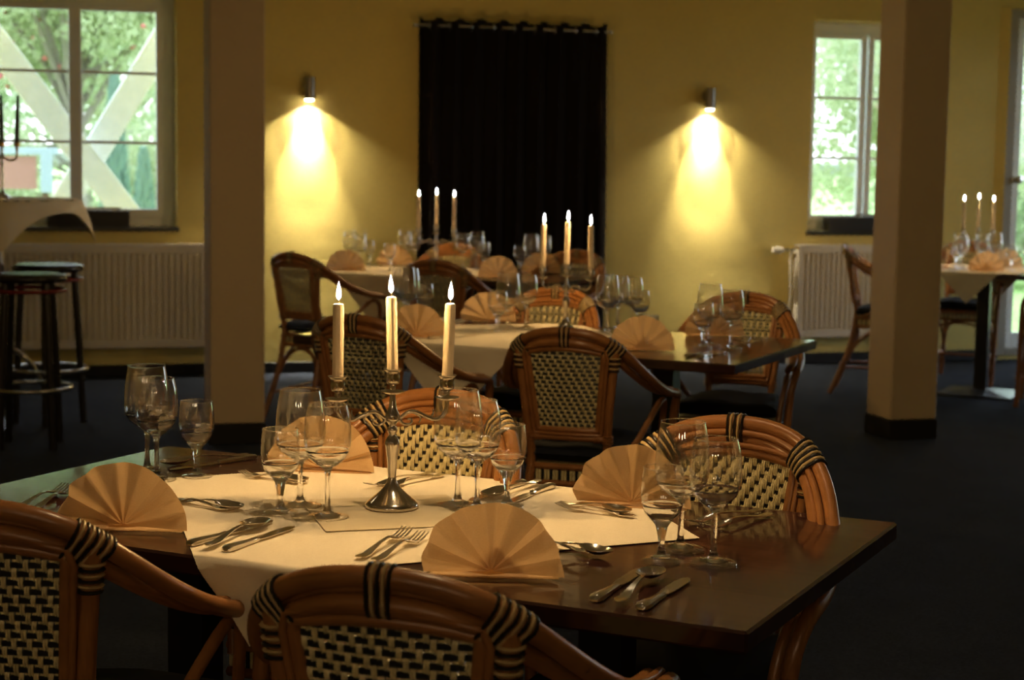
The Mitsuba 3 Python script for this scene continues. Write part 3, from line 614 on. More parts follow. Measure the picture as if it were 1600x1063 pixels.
# ------------------------------------------------------------------ glasses
def make_glass(prof, zb, top_t, low_t, n=56):
    po = smoothprof(prof, 96); H_ = po[-1, 1]; i0 = np.searchsorted(po[:, 1], zb + .006)
    bowl = po[i0:]; t = np.gradient(bowl, axis=0); t /= np.linalg.norm(t, axis=1, keepdims=True); nrm = np.stack([-t[:, 1], t[:, 0]], 1)
    w = np.clip((bowl[:, 1] - zb) / (H_ - zb), 0, 1); th = top_t + (low_t - top_t) * (1 - w) ** 3; inner = bowl + nrm * th[:, None]
    inner = inner[inner[:, 0] > .004]; zmin = inner[0, 1] - .0010
    lip = np.array([[po[-1, 0] - top_t * .5, H_ + .0005]])
    zc = zb + .030; P = Proto('wine_glass')
    kf = np.argmax((po[:, 1] > .0052) & (po[:, 0] < .024)); ob = np.vstack([[[0, po[kf, 1] - .003], [po[kf, 0] - .004, po[kf, 1] - .002]], po[kf:][po[kf:, 1] <= zc]]); ib = inner[inner[:, 1] <= zc - .001]
    P.add('stem', lathe(np.vstack([ob, [[np.interp(zc, po[i0:, 1], po[i0:, 0]) - .0004, zc]], ib[::-1], [[0, zmin]]]), n), 'mat_glass', 55)
    P.add('bowl', lathe(np.vstack([[[np.interp(zc, po[i0:, 1], po[i0:, 0]) - .0002, zc + .0002]], po[po[:, 1] > zc], (inner[inner[:, 1] > zc + .001] + [0, -.0003])[::-1]]), n), 'mat_pane', 55)
    top = po[:kf + 1]; top = top[np.argmax(top[:, 0]):]
    P.add('foot', lathe(np.vstack([top, [[po[kf, 0] - .004, po[kf, 1] - .0018]]])[::-1], n), 'mat_pane', 55)
    an = np.arange(40) * np.pi / 20; r_ = top[0, 0] - .0009
    P.add('foot__edge', tube(np.stack([r_ * np.cos(an), r_ * np.sin(an), 0 * an + .0016], 1), .0015, 6, closed=True), 'mat_glass', 60)
    r_ = po[-1, 0]
    P.add('rim', tube(np.stack([r_ * np.cos(an), r_ * np.sin(an), 0 * an + H_], 1), .00075, 6, closed=True), 'mat_glass', 60); return P
def tall(H_, rimr, maxr, zmax, zb, foot):
    return make_glass([(foot * .98, 0), (foot, .0015), (foot * .97, .003), (foot * .6, .0055), (.010, .010), (.0052, .022), (.0045, .045), (.0047, zb - .012), (.0075, zb - .003), (.020, zb + .006), (maxr * .84, zb + .021), (maxr, zmax), (maxr * .97, zmax + .03), (rimr, H_ - .0005)], zb, .0009, .0030)
def small(H_, rimr, maxr, zmax, zb, foot):
    return make_glass([(foot * .98, 0), (foot, .0015), (foot * .96, .003), (foot * .55, .0055), (.011, .009), (.0062, .016), (.0050, .026), (.0065, zb - .02), (.0100, zb - .004), (.0180, zb + .006), (maxr * .85, zb + .020), (maxr, zmax), (maxr * .985, zmax + .015), (rimr, H_ - .0005)], zb, .0010, .0032)
GT, GW, GS = tall(.207, .0355, .0440, .128, .083, .038), tall(.196, .0330, .0405, .136, .088, .037), small(.148, .0305, .0340, .107, .060, .030)
GNAME = {'T': (GT, 'large red wine glass'), 'W': (GW, 'white wine glass'), 'S': (GS, 'small stemmed glass')}
def put_glass(kind, c, p, q, label, group, z=.7508):
    P, nm = GNAME[kind]; P.place(M3(tp(c, p, q, z), rng.uniform(0, 360)), f'{nm} {label}', 'wine glass', group)

# ------------------------------------------------------------------ cutlery (along +x, handle end at 0)
def loft(xs, w, zt, cup, th, nw=7):
    """a bar along x: half width w, height zt of its middle, cup = how much the edges rise above the middle, thickness th."""
    xs, w, zt, cup, th = (np.asarray(a, float) * np.ones(len(xs)) for a in (xs, w, zt, cup, th)); g = np.linspace(-1, 1, nw)
    top = np.stack([np.repeat(xs[:, None], nw, 1), w[:, None] * g, zt[:, None] + cup[:, None] * g ** 2], -1); bot = top.copy(); bot[..., 2] -= th[:, None] * (1 - .35 * np.abs(g) ** 3)
    n = len(xs); N = n * nw; f = gridfaces(n, nw)
    edge = np.r_[np.arange(nw), np.arange(1, n) * nw + nw - 1, N - 1 - np.arange(1, nw), np.arange(n - 2, 0, -1) * nw]
    a, b = edge, np.roll(edge, -1)
    return TM(np.vstack([top.reshape(-1, 3), bot.reshape(-1, 3)]), np.vstack([f[:, ::-1], f + N, np.stack([a, b, b + N], 1), np.stack([a, b + N, a + N], 1)]))
def handle(L):
    xs = np.array([0, .003, .010, .03, .06, .085, .105]) * L / .2
    return xs, np.array([.004, .0075, .0092, .0080, .0052, .0036, .0031])
def make_fork(L=.2):
    s = L / .2; x, w = handle(L)
    xs = np.r_[x, np.array([.122, .134, .140, .150, .158]) * s]; ws = np.r_[w, [.0034, .0085, .0110, .0122, .0122]]
    z = np.interp(xs, np.array([0, .03, .09, .12, .14, .158]) * s, [.006, .0045, .012, .0135, .0075, .0045])
    ms = [loft(xs, ws, z, np.interp(xs, [0, .12 * s, .158 * s], [0, 0, .0015]), np.interp(xs, [0, .05 * s, .1 * s, .158 * s], [.0025, .002, .003, .0016]))]
    for k in range(4):
        y = -.0098 + k * .00653; tx = np.linspace(.155, .2, 8) * s; tz = .0045 + .0085 * ((tx / s - .155) / .045) ** 1.8
        m = loft(tx, np.linspace(.0021, .0011, 8), tz, 0, .0016, 3); m.apply_translation([0, y, 0]); ms.append(m)
    P = Proto('fork'); P.add('', cat_(ms), 'mat_steel', 40); return P
def make_spoon(L=.2):
    s = L / .2; x, w = handle(L); hx = np.linspace(.122, .2, 18); u_ = (hx - .122) / .078
    bwid = .0208 * np.sqrt(np.clip(1 - (2 * u_ - 1.0) ** 2, 0, 1)) * (1 + .10 * (u_ - .5)); bwid[0] = .0034; bwid[-1] = .003
    xs = np.r_[x, hx * s]; ws = np.r_[w, np.maximum(bwid, .003)]
    z = np.r_[np.interp(x, np.array([0, .03, .09, .12]) * s, [.006, .0045, .013, .0145]), .0135 - .0095 * np.sin(np.pi * np.clip(u_, 0, 1)) - .004 * u_]
    cup = np.r_[x * 0, .0085 * np.clip(np.sin(np.pi * u_), 0, 1) ** .8]
    P = Proto('spoon'); P.add('', loft(xs, ws, z, cup, np.r_[x * 0 + .0025, hx * 0 + .0014], 11), 'mat_steel', 40); return P
def make_knife(L=.215):
    s = L / .215
    hx = np.array([0, .003, .012, .03, .06, .085, .092, .096]); hw = np.array([.005, .0085, .0102, .0092, .0070, .0062, .0066, .0040]); ht = np.array([.004, .008, .0098, .0092, .0074, .0066, .0072, .0045])
    h = loft(hx * s, hw, .001 + ht, 0 * hx - ht * .25, ht, 9)
    bx = np.array([.094, .100, .12, .16, .19, .205, .212, .215]); blw = np.array([.0035, .0075, .0098, .0102, .0098, .0078, .0045, .0012])
    b = loft(bx * s, blw, .0042 + 0 * bx, 0, .0016, 3); b.vertices[:, 1] += .0016
    P = Proto('knife'); P.add('handle', h, 'mat_steel', 40); P.add('blade', b, 'mat_steel', 40); return P
FK, FK2, SP, KN, KN2, DF, DS = make_fork(.205), make_fork(.190), make_spoon(.205), make_knife(.218), make_knife(.200), make_fork(.150), make_spoon(.148)
def lay(P, c, a, ang, label, cat, group=None, z=.7525, tilt=0, roll=0):
    """a: handle end in the table's plane, ang: direction of the tip in the table's frame."""
    P.place(M3(tp(c, a[0], a[1], z), RZ + ang, ry=-tilt, rx=roll), label, cat, group)

# ------------------------------------------------------------------ candelabra and candles
def make_candelabrum():
    P = Proto('candelabrum')
    col = smoothprof([(0, .001), (.044, 0), (.047, .003), (.0465, .008), (.043, .012), (.038, .016), (.026, .026), (.016, .036), (.0095, .046), (.0072, .056), (.0078, .062), (.0092, .085), (.0125, .110), (.0130, .116), (.0098, .124), (.0062, .130), (.0085, .136), (.0090, .141), (.0060, .146), (.0085, .151), (.0130, .157), (.0130, .163), (.0092, .172), (.0070, .178), (.0060, .186), (.0050, .196), (.0050, .200)], 90)
    P.add('stem', lathe(np.vstack([col, [[0, .200]]]), 28), 'mat_silver', 60)
    pan = [(0, 0), (.006, 0), (.014, .0018), (.0205, .0052), (.0215, .0056), (.0215, .0066), (.014, .0040), (.006, .0022), (0, .0022)]
    cup = smoothprof([(0, .0), (.0045, 0), (.0055, .005), (.0050, .008), (.0110, .012), (.0128, .020), (.0122, .028), (.0135, .033), (.0165, .036), (.0170, .0375), (.0150, .0375), (.0115, .035), (.0105, .030), (.0105, .018), (0, .018)], 40)
    def holder(x, z0):
        pth = P.add('candle_cup', mv(lathe(cup, 24), M3((x, 0, z0 + .004))), 'mat_silver', 60)
        P.add(pth + '__drip_pan', mv(lathe(pan, 24), M3((x, 0, z0 - .004))), 'mat_silver', 40)
    holder(0, .205)
    for s in (-1, 1):
        arm = [(s * .010, 0, .157), (s * .018, 0, .163), (s * .030, 0, .1705), (s * .046, 0, .1675), (s * .062, 0, .160), (s * .078, 0, .1565), (s * .090, 0, .163), (s * .0955, 0, .175), (s * .096, 0, .190)]
        pth = P.add('arm', tube(spl(arm, 30), np.interp(np.arange(30), [0, 8, 20, 29], [.0030, .0038, .0034, .0040]), 10), 'mat_silver', 60)
        P.add(pth + '__scroll', cat_([tube(spl([(s * .012, 0, .158), (s * .018, 0, .150), (s * .028, 0, .148), (s * .034, 0, .153), (s * .031, 0, .158), (s * .027, 0, .156)], 18), np.linspace(.0032, .0018, 18), 8),
             tube(spl([(s * .066, 0, .1595), (s * .072, 0, .166), (s * .071, 0, .174)], 10), np.linspace(.0030, .0012, 10), 8),
             tube(spl([(s * .040, 0, .168), (s * .050, 0, .158), (s * .047, 0, .151)], 10), np.linspace(.0024, .0012, 10), 8)]), 'mat_silver', 60)
        holder(s * .096, .193)
    return P
CB = make_candelabrum()
def make_candle(L):
    P = Proto('candle'); r = .0098
    P.add('wax', lathe([(0, 0), (r, 0), (r, L - .004), (r - .0015, L - .001), (r - .004, L), (.003, L - .003), (0, L - .0035)], 22), 'mat_wax', 40)
    P.add('wick', tube([(0, 0, L - .004), (.0004, 0, L + .004), (.001, .0006, L + .009)], .0009, 6), 'mat_wick', 40)
    fl = smoothprof([(0, L + .006), (.0030, L + .009), (.0046, L + .014), (.0042, L + .021), (.0022, L + .030), (0, L + .038)], 14); fl[0, 0] = fl[-1, 0] = 0
    P.add('flame', lathe(fl, 10), 'mat_lens', 60, 'burning flame', None, {'type': 'area', 'radiance': rgb(*FLAME)}); return P
CD = [make_candle(L) for L in (.145, .170, .185)]
def candelabrum(c, p, q, rz, where, tilts=((0, 0), (0, 0), (0, 0)), z=.7508, heights=(0, 0, 0), weight=.8):
    o = tp(c, p, q, z); CB.place(M3(o, rz), f'silver three-armed candelabrum with lit candles {where}', 'candelabrum', 'three-armed candelabra')
    a = math.radians(rz)
    for i, (nm, x, zz) in enumerate((('left', -.096, .193), ('middle', 0, .205), ('right', .096, .193))):
        kc = CD[heights[i]].place(M3((o[0] + x * math.cos(a), o[1] + x * math.sin(a), o[2] + zz + .0225), 0, rx=tilts[i][0], ry=tilts[i][1]), f'lit cream candle in the {nm} cup of the candelabrum {where}', 'candle', f'lit candles {where}')
        scene[kc + '__flame']['emitter'] = {**scene[kc + '__flame']['emitter'], 'sampling_weight': weight}
candelabrum(T1C, -.026, .050, 12, 'on the front table', ((0, .3), (0, -1.6), (0, 1.6)), z=.7550, heights=(0, 0, 0), weight=5.0)
candelabrum(T2C, -.040, .16, -28, 'on the middle table', ((0, 1.2), (0, 1.0), (0, -1.0)), weight=5.0, heights=(1, 1, 1))
candelabrum(T3C, -.085, .02, 8, 'on the rear table', heights=(2, 2, 2), weight=1.5)
candelabrum(T4C, -.07, .08, 12, 'on the right table', heights=(2, 2, 2), weight=1.5)

# ------------------------------------------------------------------ place settings
GL = {1: 'glasses on the front table', 2: 'glasses on the middle table', 3: 'glasses on the rear table', 4: 'glasses on the right table'}
# front table
ON = .7530
put_napkin(0, T1C, -.318, -.322, 22, 'apricot fan napkin near the left edge of the front table', ON)
put_napkin(1, T1C, .352, -.312, 24, 'largest apricot fan napkin at the near edge of the front table', ON)
put_napkin(2, T1C, -.330, .300, 20, 'bright apricot fan napkin behind the left wine glasses on the front table', ON)
put_napkin(0, T1C, .332, .285, 12, 'bright apricot fan napkin behind the right wine glasses on the front table', ON)
FRONT_GLASSES = [('T', -.628, .142, 'rearmost of the three at the far left of the front table'), ('W', -.550, .070, 'in front of another at the far left of the front table'), ('S', -.506, .136, 'rightmost of the three at the far left of the front table'),
 ('T', -.176, -.012, 'behind two others left of the front candelabrum'), ('S', -.171, -.082, 'at the left of the three left of the front candelabrum'), ('W', -.082, -.072, 'nearest to the left of the front candelabrum'),
 ('T', .058, .138, 'right beside the front candelabrum'), ('W', .110, .112, 'second to the right of the front candelabrum'), ('S', .140, .170, 'behind the largest fan napkin, third right of the front candelabrum'),
 ('S', .530, -.080, 'behind the overlapping spoon at the right of the front table'), ('T', .527, .012, 'rearmost of the three at the right of the front table'), ('W', .607, -.056, 'rightmost on the bare wood of the front table')]
for kd, p, q, l in FRONT_GLASSES: put_glass(kd, T1C, p, q, l, GL[1], .7533 if abs(p) < .45 else .7508)
CUT = 'cutlery on the front table'
lay(FK, T1C, (-.585, -.285), 104, 'steel fork left of the napkin at the left edge of the front table', 'fork', CUT, .7505)
lay(FK2, T1C, (-.552, -.275), 108, 'second steel fork left of the napkin at the left edge of the front table', 'fork', CUT, .7505)
lay(DF, T1C, (-.258, -.112), 172, 'small dessert fork right of the napkin at the left of the cloth', 'fork', CUT, ON)
lay(DS, T1C, (-.385, -.085), -6, 'small dessert spoon right of the napkin at the left of the cloth', 'spoon', CUT, ON)
lay(KN, T1C, (-.152, -.368), 87, 'leftmost steel knife of the pair with a spoon at the near edge of the cloth', 'knife', CUT, ON)
lay(SP, T1C, (-.112, -.376), 98, 'steel spoon lying across a knife at the near left of the cloth', 'spoon', CUT, ON + .004, 0)
lay(KN2, T1C, (-.080, -.372), 91, 'right steel knife beside the spoon at the near left of the cloth', 'knife', CUT, ON)
lay(FK, T1C, (.128, -.318), 98, 'left steel fork of the pair beside the largest fan napkin', 'fork', CUT, ON)
lay(FK2, T1C, (.158, -.322), 96, 'right steel fork of the pair beside the largest fan napkin', 'fork', CUT, ON)
lay(DF, T1C, (.425, -.105), 172, 'small dessert fork right of the largest fan napkin at the cloth edge', 'fork', CUT, ON)
lay(DS, T1C, (.310, -.082), -8, 'small dessert spoon right of the largest fan napkin at the cloth edge', 'spoon', CUT, ON)
lay(KN, T1C, (.541, -.366), 93, 'left steel knife on the bare wood near the right corner of the front table', 'knife', CUT, .7505)
lay(SP, T1C, (.580, -.372), 96, 'steel spoon between two knives near the right corner of the front table', 'spoon', CUT, .7545)
lay(KN2, T1C, (.615, -.376), 91, 'right steel knife on the bare wood near the right corner of the front table', 'knife', CUT, .7505)
lay(DF, T1C, (.375, .190), 176, 'small dessert fork in front of the right bright napkin on the cloth', 'fork', CUT, ON)
lay(DS, T1C, (.215, .235), -10, 'small dessert spoon in front of the right bright napkin on the cloth', 'spoon', CUT, ON)
lay(FK, T1C, (.545, .375), -112, 'left steel fork of the pair on bare wood before the right armchair', 'fork', CUT, .7505)
lay(FK2, T1C, (.572, .345), -108, 'right steel fork of the pair on bare wood before the right armchair', 'fork', CUT, .7505)
lay(FK, T1C, (-.128, .385), -97, 'left steel fork behind the candelabrum foot of the front table', 'fork', CUT, ON)
lay(FK2, T1C, (-.098, .375), -100, 'right steel fork behind the candelabrum foot of the front table', 'fork', CUT, ON)
lay(KN, T1C, (.068, .390), -91, 'left steel knife behind the right wine glasses at the far edge of the front table', 'knife', CUT, ON)
lay(SP, T1C, (.098, .396), -94, 'steel spoon behind the right wine glasses at the far edge of the front table', 'spoon', CUT, ON + .004)
lay(KN2, T1C, (.130, .385), -90, 'right steel knife behind the right wine glasses at the far edge of the front table', 'knife', CUT, ON)
lay(DF, T1C, (-.280, .165), 176, 'small dessert fork behind the small glass left of the candelabrum', 'fork', CUT, ON)
lay(DS, T1C, (-.425, .190), -8, 'small dessert spoon behind the small glass left of the candelabrum', 'spoon', CUT, ON)
lay(SP, T1C, (-.560, .385), -112, 'steel spoon on bare wood at the far left corner of the front table', 'spoon', CUT, .7505)
lay(KN, T1C, (-.530, .370), -106, 'steel knife on bare wood at the far left corner of the front table', 'knife', CUT, .7505)
# middle table
ON2 = .7530
put_napkin(1, T2C, -.400, -.285, 18, 'fan napkin at the near left of the middle table, behind the lit candles', ON2)
put_napkin(2, T2C, -.450, .36, 20, 'fan napkin at the far left of the middle table behind wine glasses', ON2)
put_napkin(0, T2C, .415, -.245, 22, 'fan napkin right of the dark-backed armchair on the middle table', ON2)
put_napkin(1, T2C, .455, .345, 20, 'fan napkin before the right armchair of the middle table', ON2)
for kd, p, q, l in [('T', -.700, .16, 'leftmost behind the near left napkin of the middle table'), ('T', -.650, .10, 'second from left behind the near left napkin of the middle table'), ('S', -.615, .16, 'rightmost behind the near left napkin of the middle table'),
 ('S', -.235, .01, 'leftmost of the three left of the middle candelabrum'), ('T', -.235, .09, 'central of the three left of the middle candelabrum'), ('W', -.215, .20, 'rightmost of the three left of the middle candelabrum'),
 ('T', .095, .22, 'leftmost of the group right of the middle candelabrum'), ('W', .075, .37, 'second of the group right of the middle candelabrum'), ('W', .145, .33, 'third of the group right of the middle candelabrum'), ('S', .165, .36, 'rightmost of the group right of the middle candelabrum'),
 ('S', .555, -.05, 'left front of the three at the right end of the middle table'), ('T', .545, .04, 'rear of the three at the right end of the middle table'), ('W', .645, -.03, 'right of the three at the right end of the middle table')]:
    put_glass(kd, T2C, p, q, l, GL[2], ON2 + .0003)
C2 = 'cutlery on the middle table'
lay(KN, T2C, (-.330, -.33), 62, 'steel knife on the hanging cloth of the middle table', 'knife', C2, ON2)
lay(SP, T2C, (-.52, .36), -80, 'steel spoon before the far left napkin of the middle table', 'spoon', C2, ON2)
lay(KN, T2C, (.600, -.33), 80, 'left dark knife in the yellow reflection on the middle table', 'knife', C2, .7505)
lay(KN2, T2C, (.640, -.325), 84, 'right dark knife in the yellow reflection on the middle table', 'knife', C2, .7505)
lay(FK, T2C, (.640, .36), -100, 'steel fork before the right armchair of the middle table', 'fork', C2, .7505)
k = thing('menu_box', 'small white box standing behind the right napkin on the middle table', 'box')
add(k + '__body', box((.055, .03, .05), (0, 0, .025), .003), 'mat_white', False, M3(tp(T2C, .19, .40, .7512), RZ)); add(k + '__lid', box((.057, .032, .008), (0, 0, .054), .002), 'mat_white', False, M3(tp(T2C, .19, .40, .7512), RZ))
# rear table
put_napkin(2, T3C, -.475, -.275, 30, 'fan napkin at the left end of the rear table', ON2)
put_napkin(0, T3C, -.50, .30, 20, 'fan napkin behind the second glass group of the rear table', ON2)
put_napkin(1, T3C, .43, -.26, 20, 'fan napkin at the near right of the rear table', ON2)
put_napkin(2, T3C, .45, .22, 20, 'fan napkin before the far right armchair of the rear table', ON2)
for kd, p, q, l in [('W', -.625, .02, 'leftmost at the left end of the rear table'), ('T', -.585, .05, 'middle of the three at the left end of the rear table'), ('S', -.570, .13, 'rightmost of the three at the left end of the rear table'),
 ('S', -.275, -.15, 'small one left of the rear candelabrum'), ('T', -.45, .33, 'tallest left of the rear candelabrum'), ('W', -.38, .30, 'beside the tallest left of the rear candelabrum'),
 ('W', -.07, .30, 'leftmost of the three right of the rear candelabrum'), ('T', .03, .28, 'middle of the three right of the rear candelabrum'), ('S', .035, .36, 'rightmost of the three right of the rear candelabrum'),
 ('S', .36, .14, 'leftmost of the three at the right end of the rear table'), ('T', .36, .28, 'middle of the three at the right end of the rear table'), ('W', .40, .36, 'rightmost of the three at the right end of the rear table')]:
    put_glass(kd, T3C, p, q, l, GL[3], ON2 + .0003)
# right table
put_napkin(0, T4C, .04, -.20, 25, 'fan napkin at the front of the right table beyond the pillar', ON2)
put_napkin(1, T4C, -.24, .02, 100, 'fan napkin beside the pillar on the right table', ON2)
put_napkin(2, T4C, .27, -.02, -70, 'fan napkin at the right edge on the right table', ON2)
put_napkin(1, T4C, .06, .30, 20, 'fan napkin at the back of the right table', ON2)
for kd, p, q, l in [('T', -.13, -.11, 'nearest the pillar on the right table'), ('W', -.10, -.20, 'in front beside the pillar on the right table'), ('S', -.17, -.02, 'small, hidden by the pillar edge on the right table'), ('T', .20, .18, 'behind the right candle of the right table'), ('W', .26, .14, 'rightmost on the right table'), ('S', .17, -.12, 'small, right of the front napkin on the right table'), ('W', -.07, .22, 'behind the left candle of the right table'), ('T', .0, .28, 'at the back of the right table')]:
    put_glass(kd, T4C, p, q, l, GL[4], ON2 + .0003)

# ------------------------------------------------------------------ bar table and stools at the left
BC = np.array([-2.56, 8.72]); BZ = 1.13
k = thing('bar_table', 'tall round bar table on a chrome pole at the left edge', 'table')
add(k + '__tabletop', lathe([(0, BZ - .028), (.395, BZ - .028), (.402, BZ - .022), (.402, BZ - .004), (.398, BZ), (0, BZ)], 48), 'mat_stoolwood', 30, M3((*BC, 0)))
add(k + '__pole', lathe([(0, .04), (.032, .04), (.032, BZ - .03), (0, BZ - .03)], 24), 'mat_chrome', 40, M3((*BC, 0)))
for i in range(4):
    a = math.radians(20 + 90 * i); d = np.array([math.cos(a), math.sin(a)])
    add(child(k, 'foot'), tube(spl([(*(d * .025), .40), (*(d * .10), .36), (*(d * .20), .22), (*(d * .25), .011)], 18), .013, 10), 'mat_chrome', 40, M3((*BC, 0)))
k = num('tablecloth'); nr_, na = 16, 96; V = []
for i in range(nr_):
    for j in range(na):
        a = 2 * np.pi * j / na; half = .47
        c8 = max(abs(math.cos(a + .45)), abs(math.sin(a + .45))); edge = half / c8            # a square cloth on a round top
        r = edge * i / (nr_ - 1); rt = .405
        if r <= rt: V.append([r * math.cos(a), r * math.sin(a), BZ + .002])
        else:
            ov = r - rt; fold = .5 + .5 * math.cos(8 * (a + .45)); out = rt + .004 + ov * .22 + .02 * fold * min(1, ov / .1)
            V.append([out * math.cos(a), out * math.sin(a), BZ + .002 - ov * .95 - .0 * fold])
V = np.array(V); f = []
for i in range(nr_ - 1):
    for j in range(na):
        a_, b_ = i * na + j, i * na + (j + 1) % na; f += [[a_, a_ + na, b_ + na], [a_, b_ + na, b_]]
add(k, TM(V, f), 'mat_cloth', True, M3((*BC, 0))); lab(k, 'cream cloth drooping over the tall round bar table', 'tablecloth')

def stool(c, rot, label):
    k = thing('bar_stool', label, 'stool', 'round black bar stools'); Mx = M3((*c, 0), rot)
    add(k + '__seat', lathe([(0, .765), (.150, .765), (.172, .772), (.178, .784), (.172, .798), (.150, .805), (.06, .806), (0, .806)], 40), 'mat_stoolwood', 50, Mx)
    add(k + '__rim', tube(np.stack([.166 * np.cos(np.arange(40) * np.pi / 20), .166 * np.sin(np.arange(40) * np.pi / 20), 0 * np.arange(40) + .728], 1), .009, 8, closed=True), 'mat_redband', 50, Mx); lab(k + '__rim', 'dark red ring below the seat')
    for i in range(4):
        a = math.pi / 2 * i; d = np.array([math.cos(a), math.sin(a)])
        add(child(k, 'leg'), tube([(*(d * .128), .768), (*(d * .150), .40), (*(d * .168), .0)], [.017, .018, .016], 12), 'mat_stoolwood', 50, Mx)
    ring = np.stack([.190 * np.cos(np.arange(48) * np.pi / 24), .190 * np.sin(np.arange(48) * np.pi / 24), 0 * np.arange(48) + .275], 1)
    add(k + '__footrest', tube(ring, .010, 10, closed=True), 'mat_chrome', 50, Mx); lab(k + '__footrest', 'chrome foot ring')
stool((-2.235, 8.10), 52, 'black round bar stool nearest the viewer at the left edge')
stool((-2.335, 8.82), 8, 'black round bar stool farther back, half behind the nearest one')
# brass candelabrum with unlit black candles
k = thing('brass_candelabrum', 'brass candelabrum with unlit black candles on the bar table', 'candelabrum'); o = np.array([BC[0] + .037, BC[1] - .02, BZ + .003]); ra = -8
Mx = M3(o, ra)
add(k + '__stem', lathe(smoothprof([(0, 0), (.045, 0), (.045, .006), (.030, .014), (.010, .030), (.007, .05), (.007, .16), (.010, .17), (.006, .18), (.006, .20), (.012, .208), (.008, .216), (.007, .245), (0, .245)], 60), 20), 'mat_chrome', 50, Mx)
for s in (-1, 1):
    add(child(k, 'arm'), tube(spl([(0, 0, .205), (s * .025, 0, .190), (s * .05, 0, .185), (s * .073, 0, .195), (s * .078, 0, .22), (s * .078, 0, .235)], 22), .0055, 8), 'mat_brass', 50, Mx)
cupm = lathe(smoothprof([(0, 0), (.006, 0), (.008, .006), (.006, .012), (.014, .020), (.015, .034), (.018, .038), (.0125, .038), (.0115, .026), (0, .026)], 30), 20)
for s in (-1, 0, 1): add(child(k, 'candle_cup'), mv(cupm, M3((s * .078, 0, .235))), 'mat_brass', 50, Mx)
for s, nm in ((-1, 'left'), (0, 'middle'), (1, 'right')):
    a = math.radians(ra); q = o + [s * .078 * math.cos(a), s * .078 * math.sin(a), .235 + .0265]
    kk = thing('candle', f'unlit black tapered candle in the {nm} cup of the brass candelabrum', 'candle', 'black candles on the bar table')
    add(kk + '__wax', lathe([(0, 0), (.0110, 0), (.0105, .12), (.0065, .235), (.004, .243), (0, .244)], 16), 'mat_blackwax', 40, M3(q, ry=s * 2)); add(kk + '__wick', tube([(0, 0, .242), (.001, 0, .256)], .001, 5), 'mat_wick', 40, M3(q, ry=s * 2))

# ------------------------------------------------------------------ unseen ceiling downlights (out of view, placed to light tables and walls)
for i, (x, y) in enumerate([(.12, 2.80), (.3, 6.0), (-.5, 9.0), (-1.6, .4), (1.6, .4), (2.4, 6.5), (-2.6, 6.0), (0.0, -2.5)]):
    k = thing('unseen_downlight', ['unseen round ceiling lamp lighting the front table from above', 'unseen round ceiling lamp lighting the middle table from above', 'unseen round ceiling lamp lighting the rear table from above', 'unseen round ceiling lamp lighting the room left of the viewer', 'unseen round ceiling lamp lighting the room right of the viewer', 'unseen round ceiling lamp lighting the right side of the room', 'unseen round ceiling lamp lighting the left side of the room', 'unseen round ceiling lamp lighting the room from behind the viewer'][i], 'ceiling lamp', 'unseen ceiling lamps')
    add(k + '__ring', lathe([(.055, 2.95), (.075, 2.95), (.073, 2.942), (.057, 2.942), (.055, 2.95)], 24), 'mat_chrome', 40, M3((x, y, 0)))
    scene[k + '__lens'] = mikit.ply(lathe([(0, 2.944), (.055, 2.944), (.055, 2.948), (0, 2.948)], 16), 'mat_lens', smooth=False, to_world=M3((x, y, 0)), emitter={'type': 'area', 'sampling_weight': 8.0 if i == 0 else .9, 'radiance': rgb(*(UNSEEN_DOWNLIGHT * ([1, .92, .78] if i == 0 else [1, 1, 1]) * [23.0, 1.5, 1.0, .5, .5, .8, 1.0, .5][i]))})

for x, y, l in ((-2.0, -2.6, 'unseen globe lamp left behind the viewer, lighting the chair backs'), (-0.7, -3.2, 'unseen globe lamp straight behind the viewer, lighting the chair backs'), (0.5, -2.7, 'unseen globe lamp right behind the viewer, lighting the chair backs')):  # unseen lamps, placed to light the chair backs and pillars from behind the camera
    k = thing('unseen_pendant', l, 'pendant lamp', 'unseen globe pendants behind the viewer')
    scene[k + '__globe'] = mikit.ply(trimesh.creation.icosphere(3, .16), 'mat_lens', smooth=True, to_world=M3((x, y, 2.0)), emitter={'type': 'area', 'sampling_weight': 2.5, 'radiance': rgb(*(UNSEEN_PENDANT))})
    add(k + '__cord', tube([(0, 0, 2.19), (0, 0, 2.94)], .004, 8), 'mat_black', 40, M3((x, y, 0)))
    add(k + '__cap', lathe([(0, 2.155), (.05, 2.145), (.05, 2.17), (.02, 2.20), (0, 2.20)], 20), 'mat_chrome', 40, M3((x, y, 0)))
    add(k + '__ceiling_rose', lathe([(0, 2.92), (.05, 2.925), (.055, 2.95), (0, 2.95)], 20), 'mat_chrome', 40, M3((x, y, 0)))

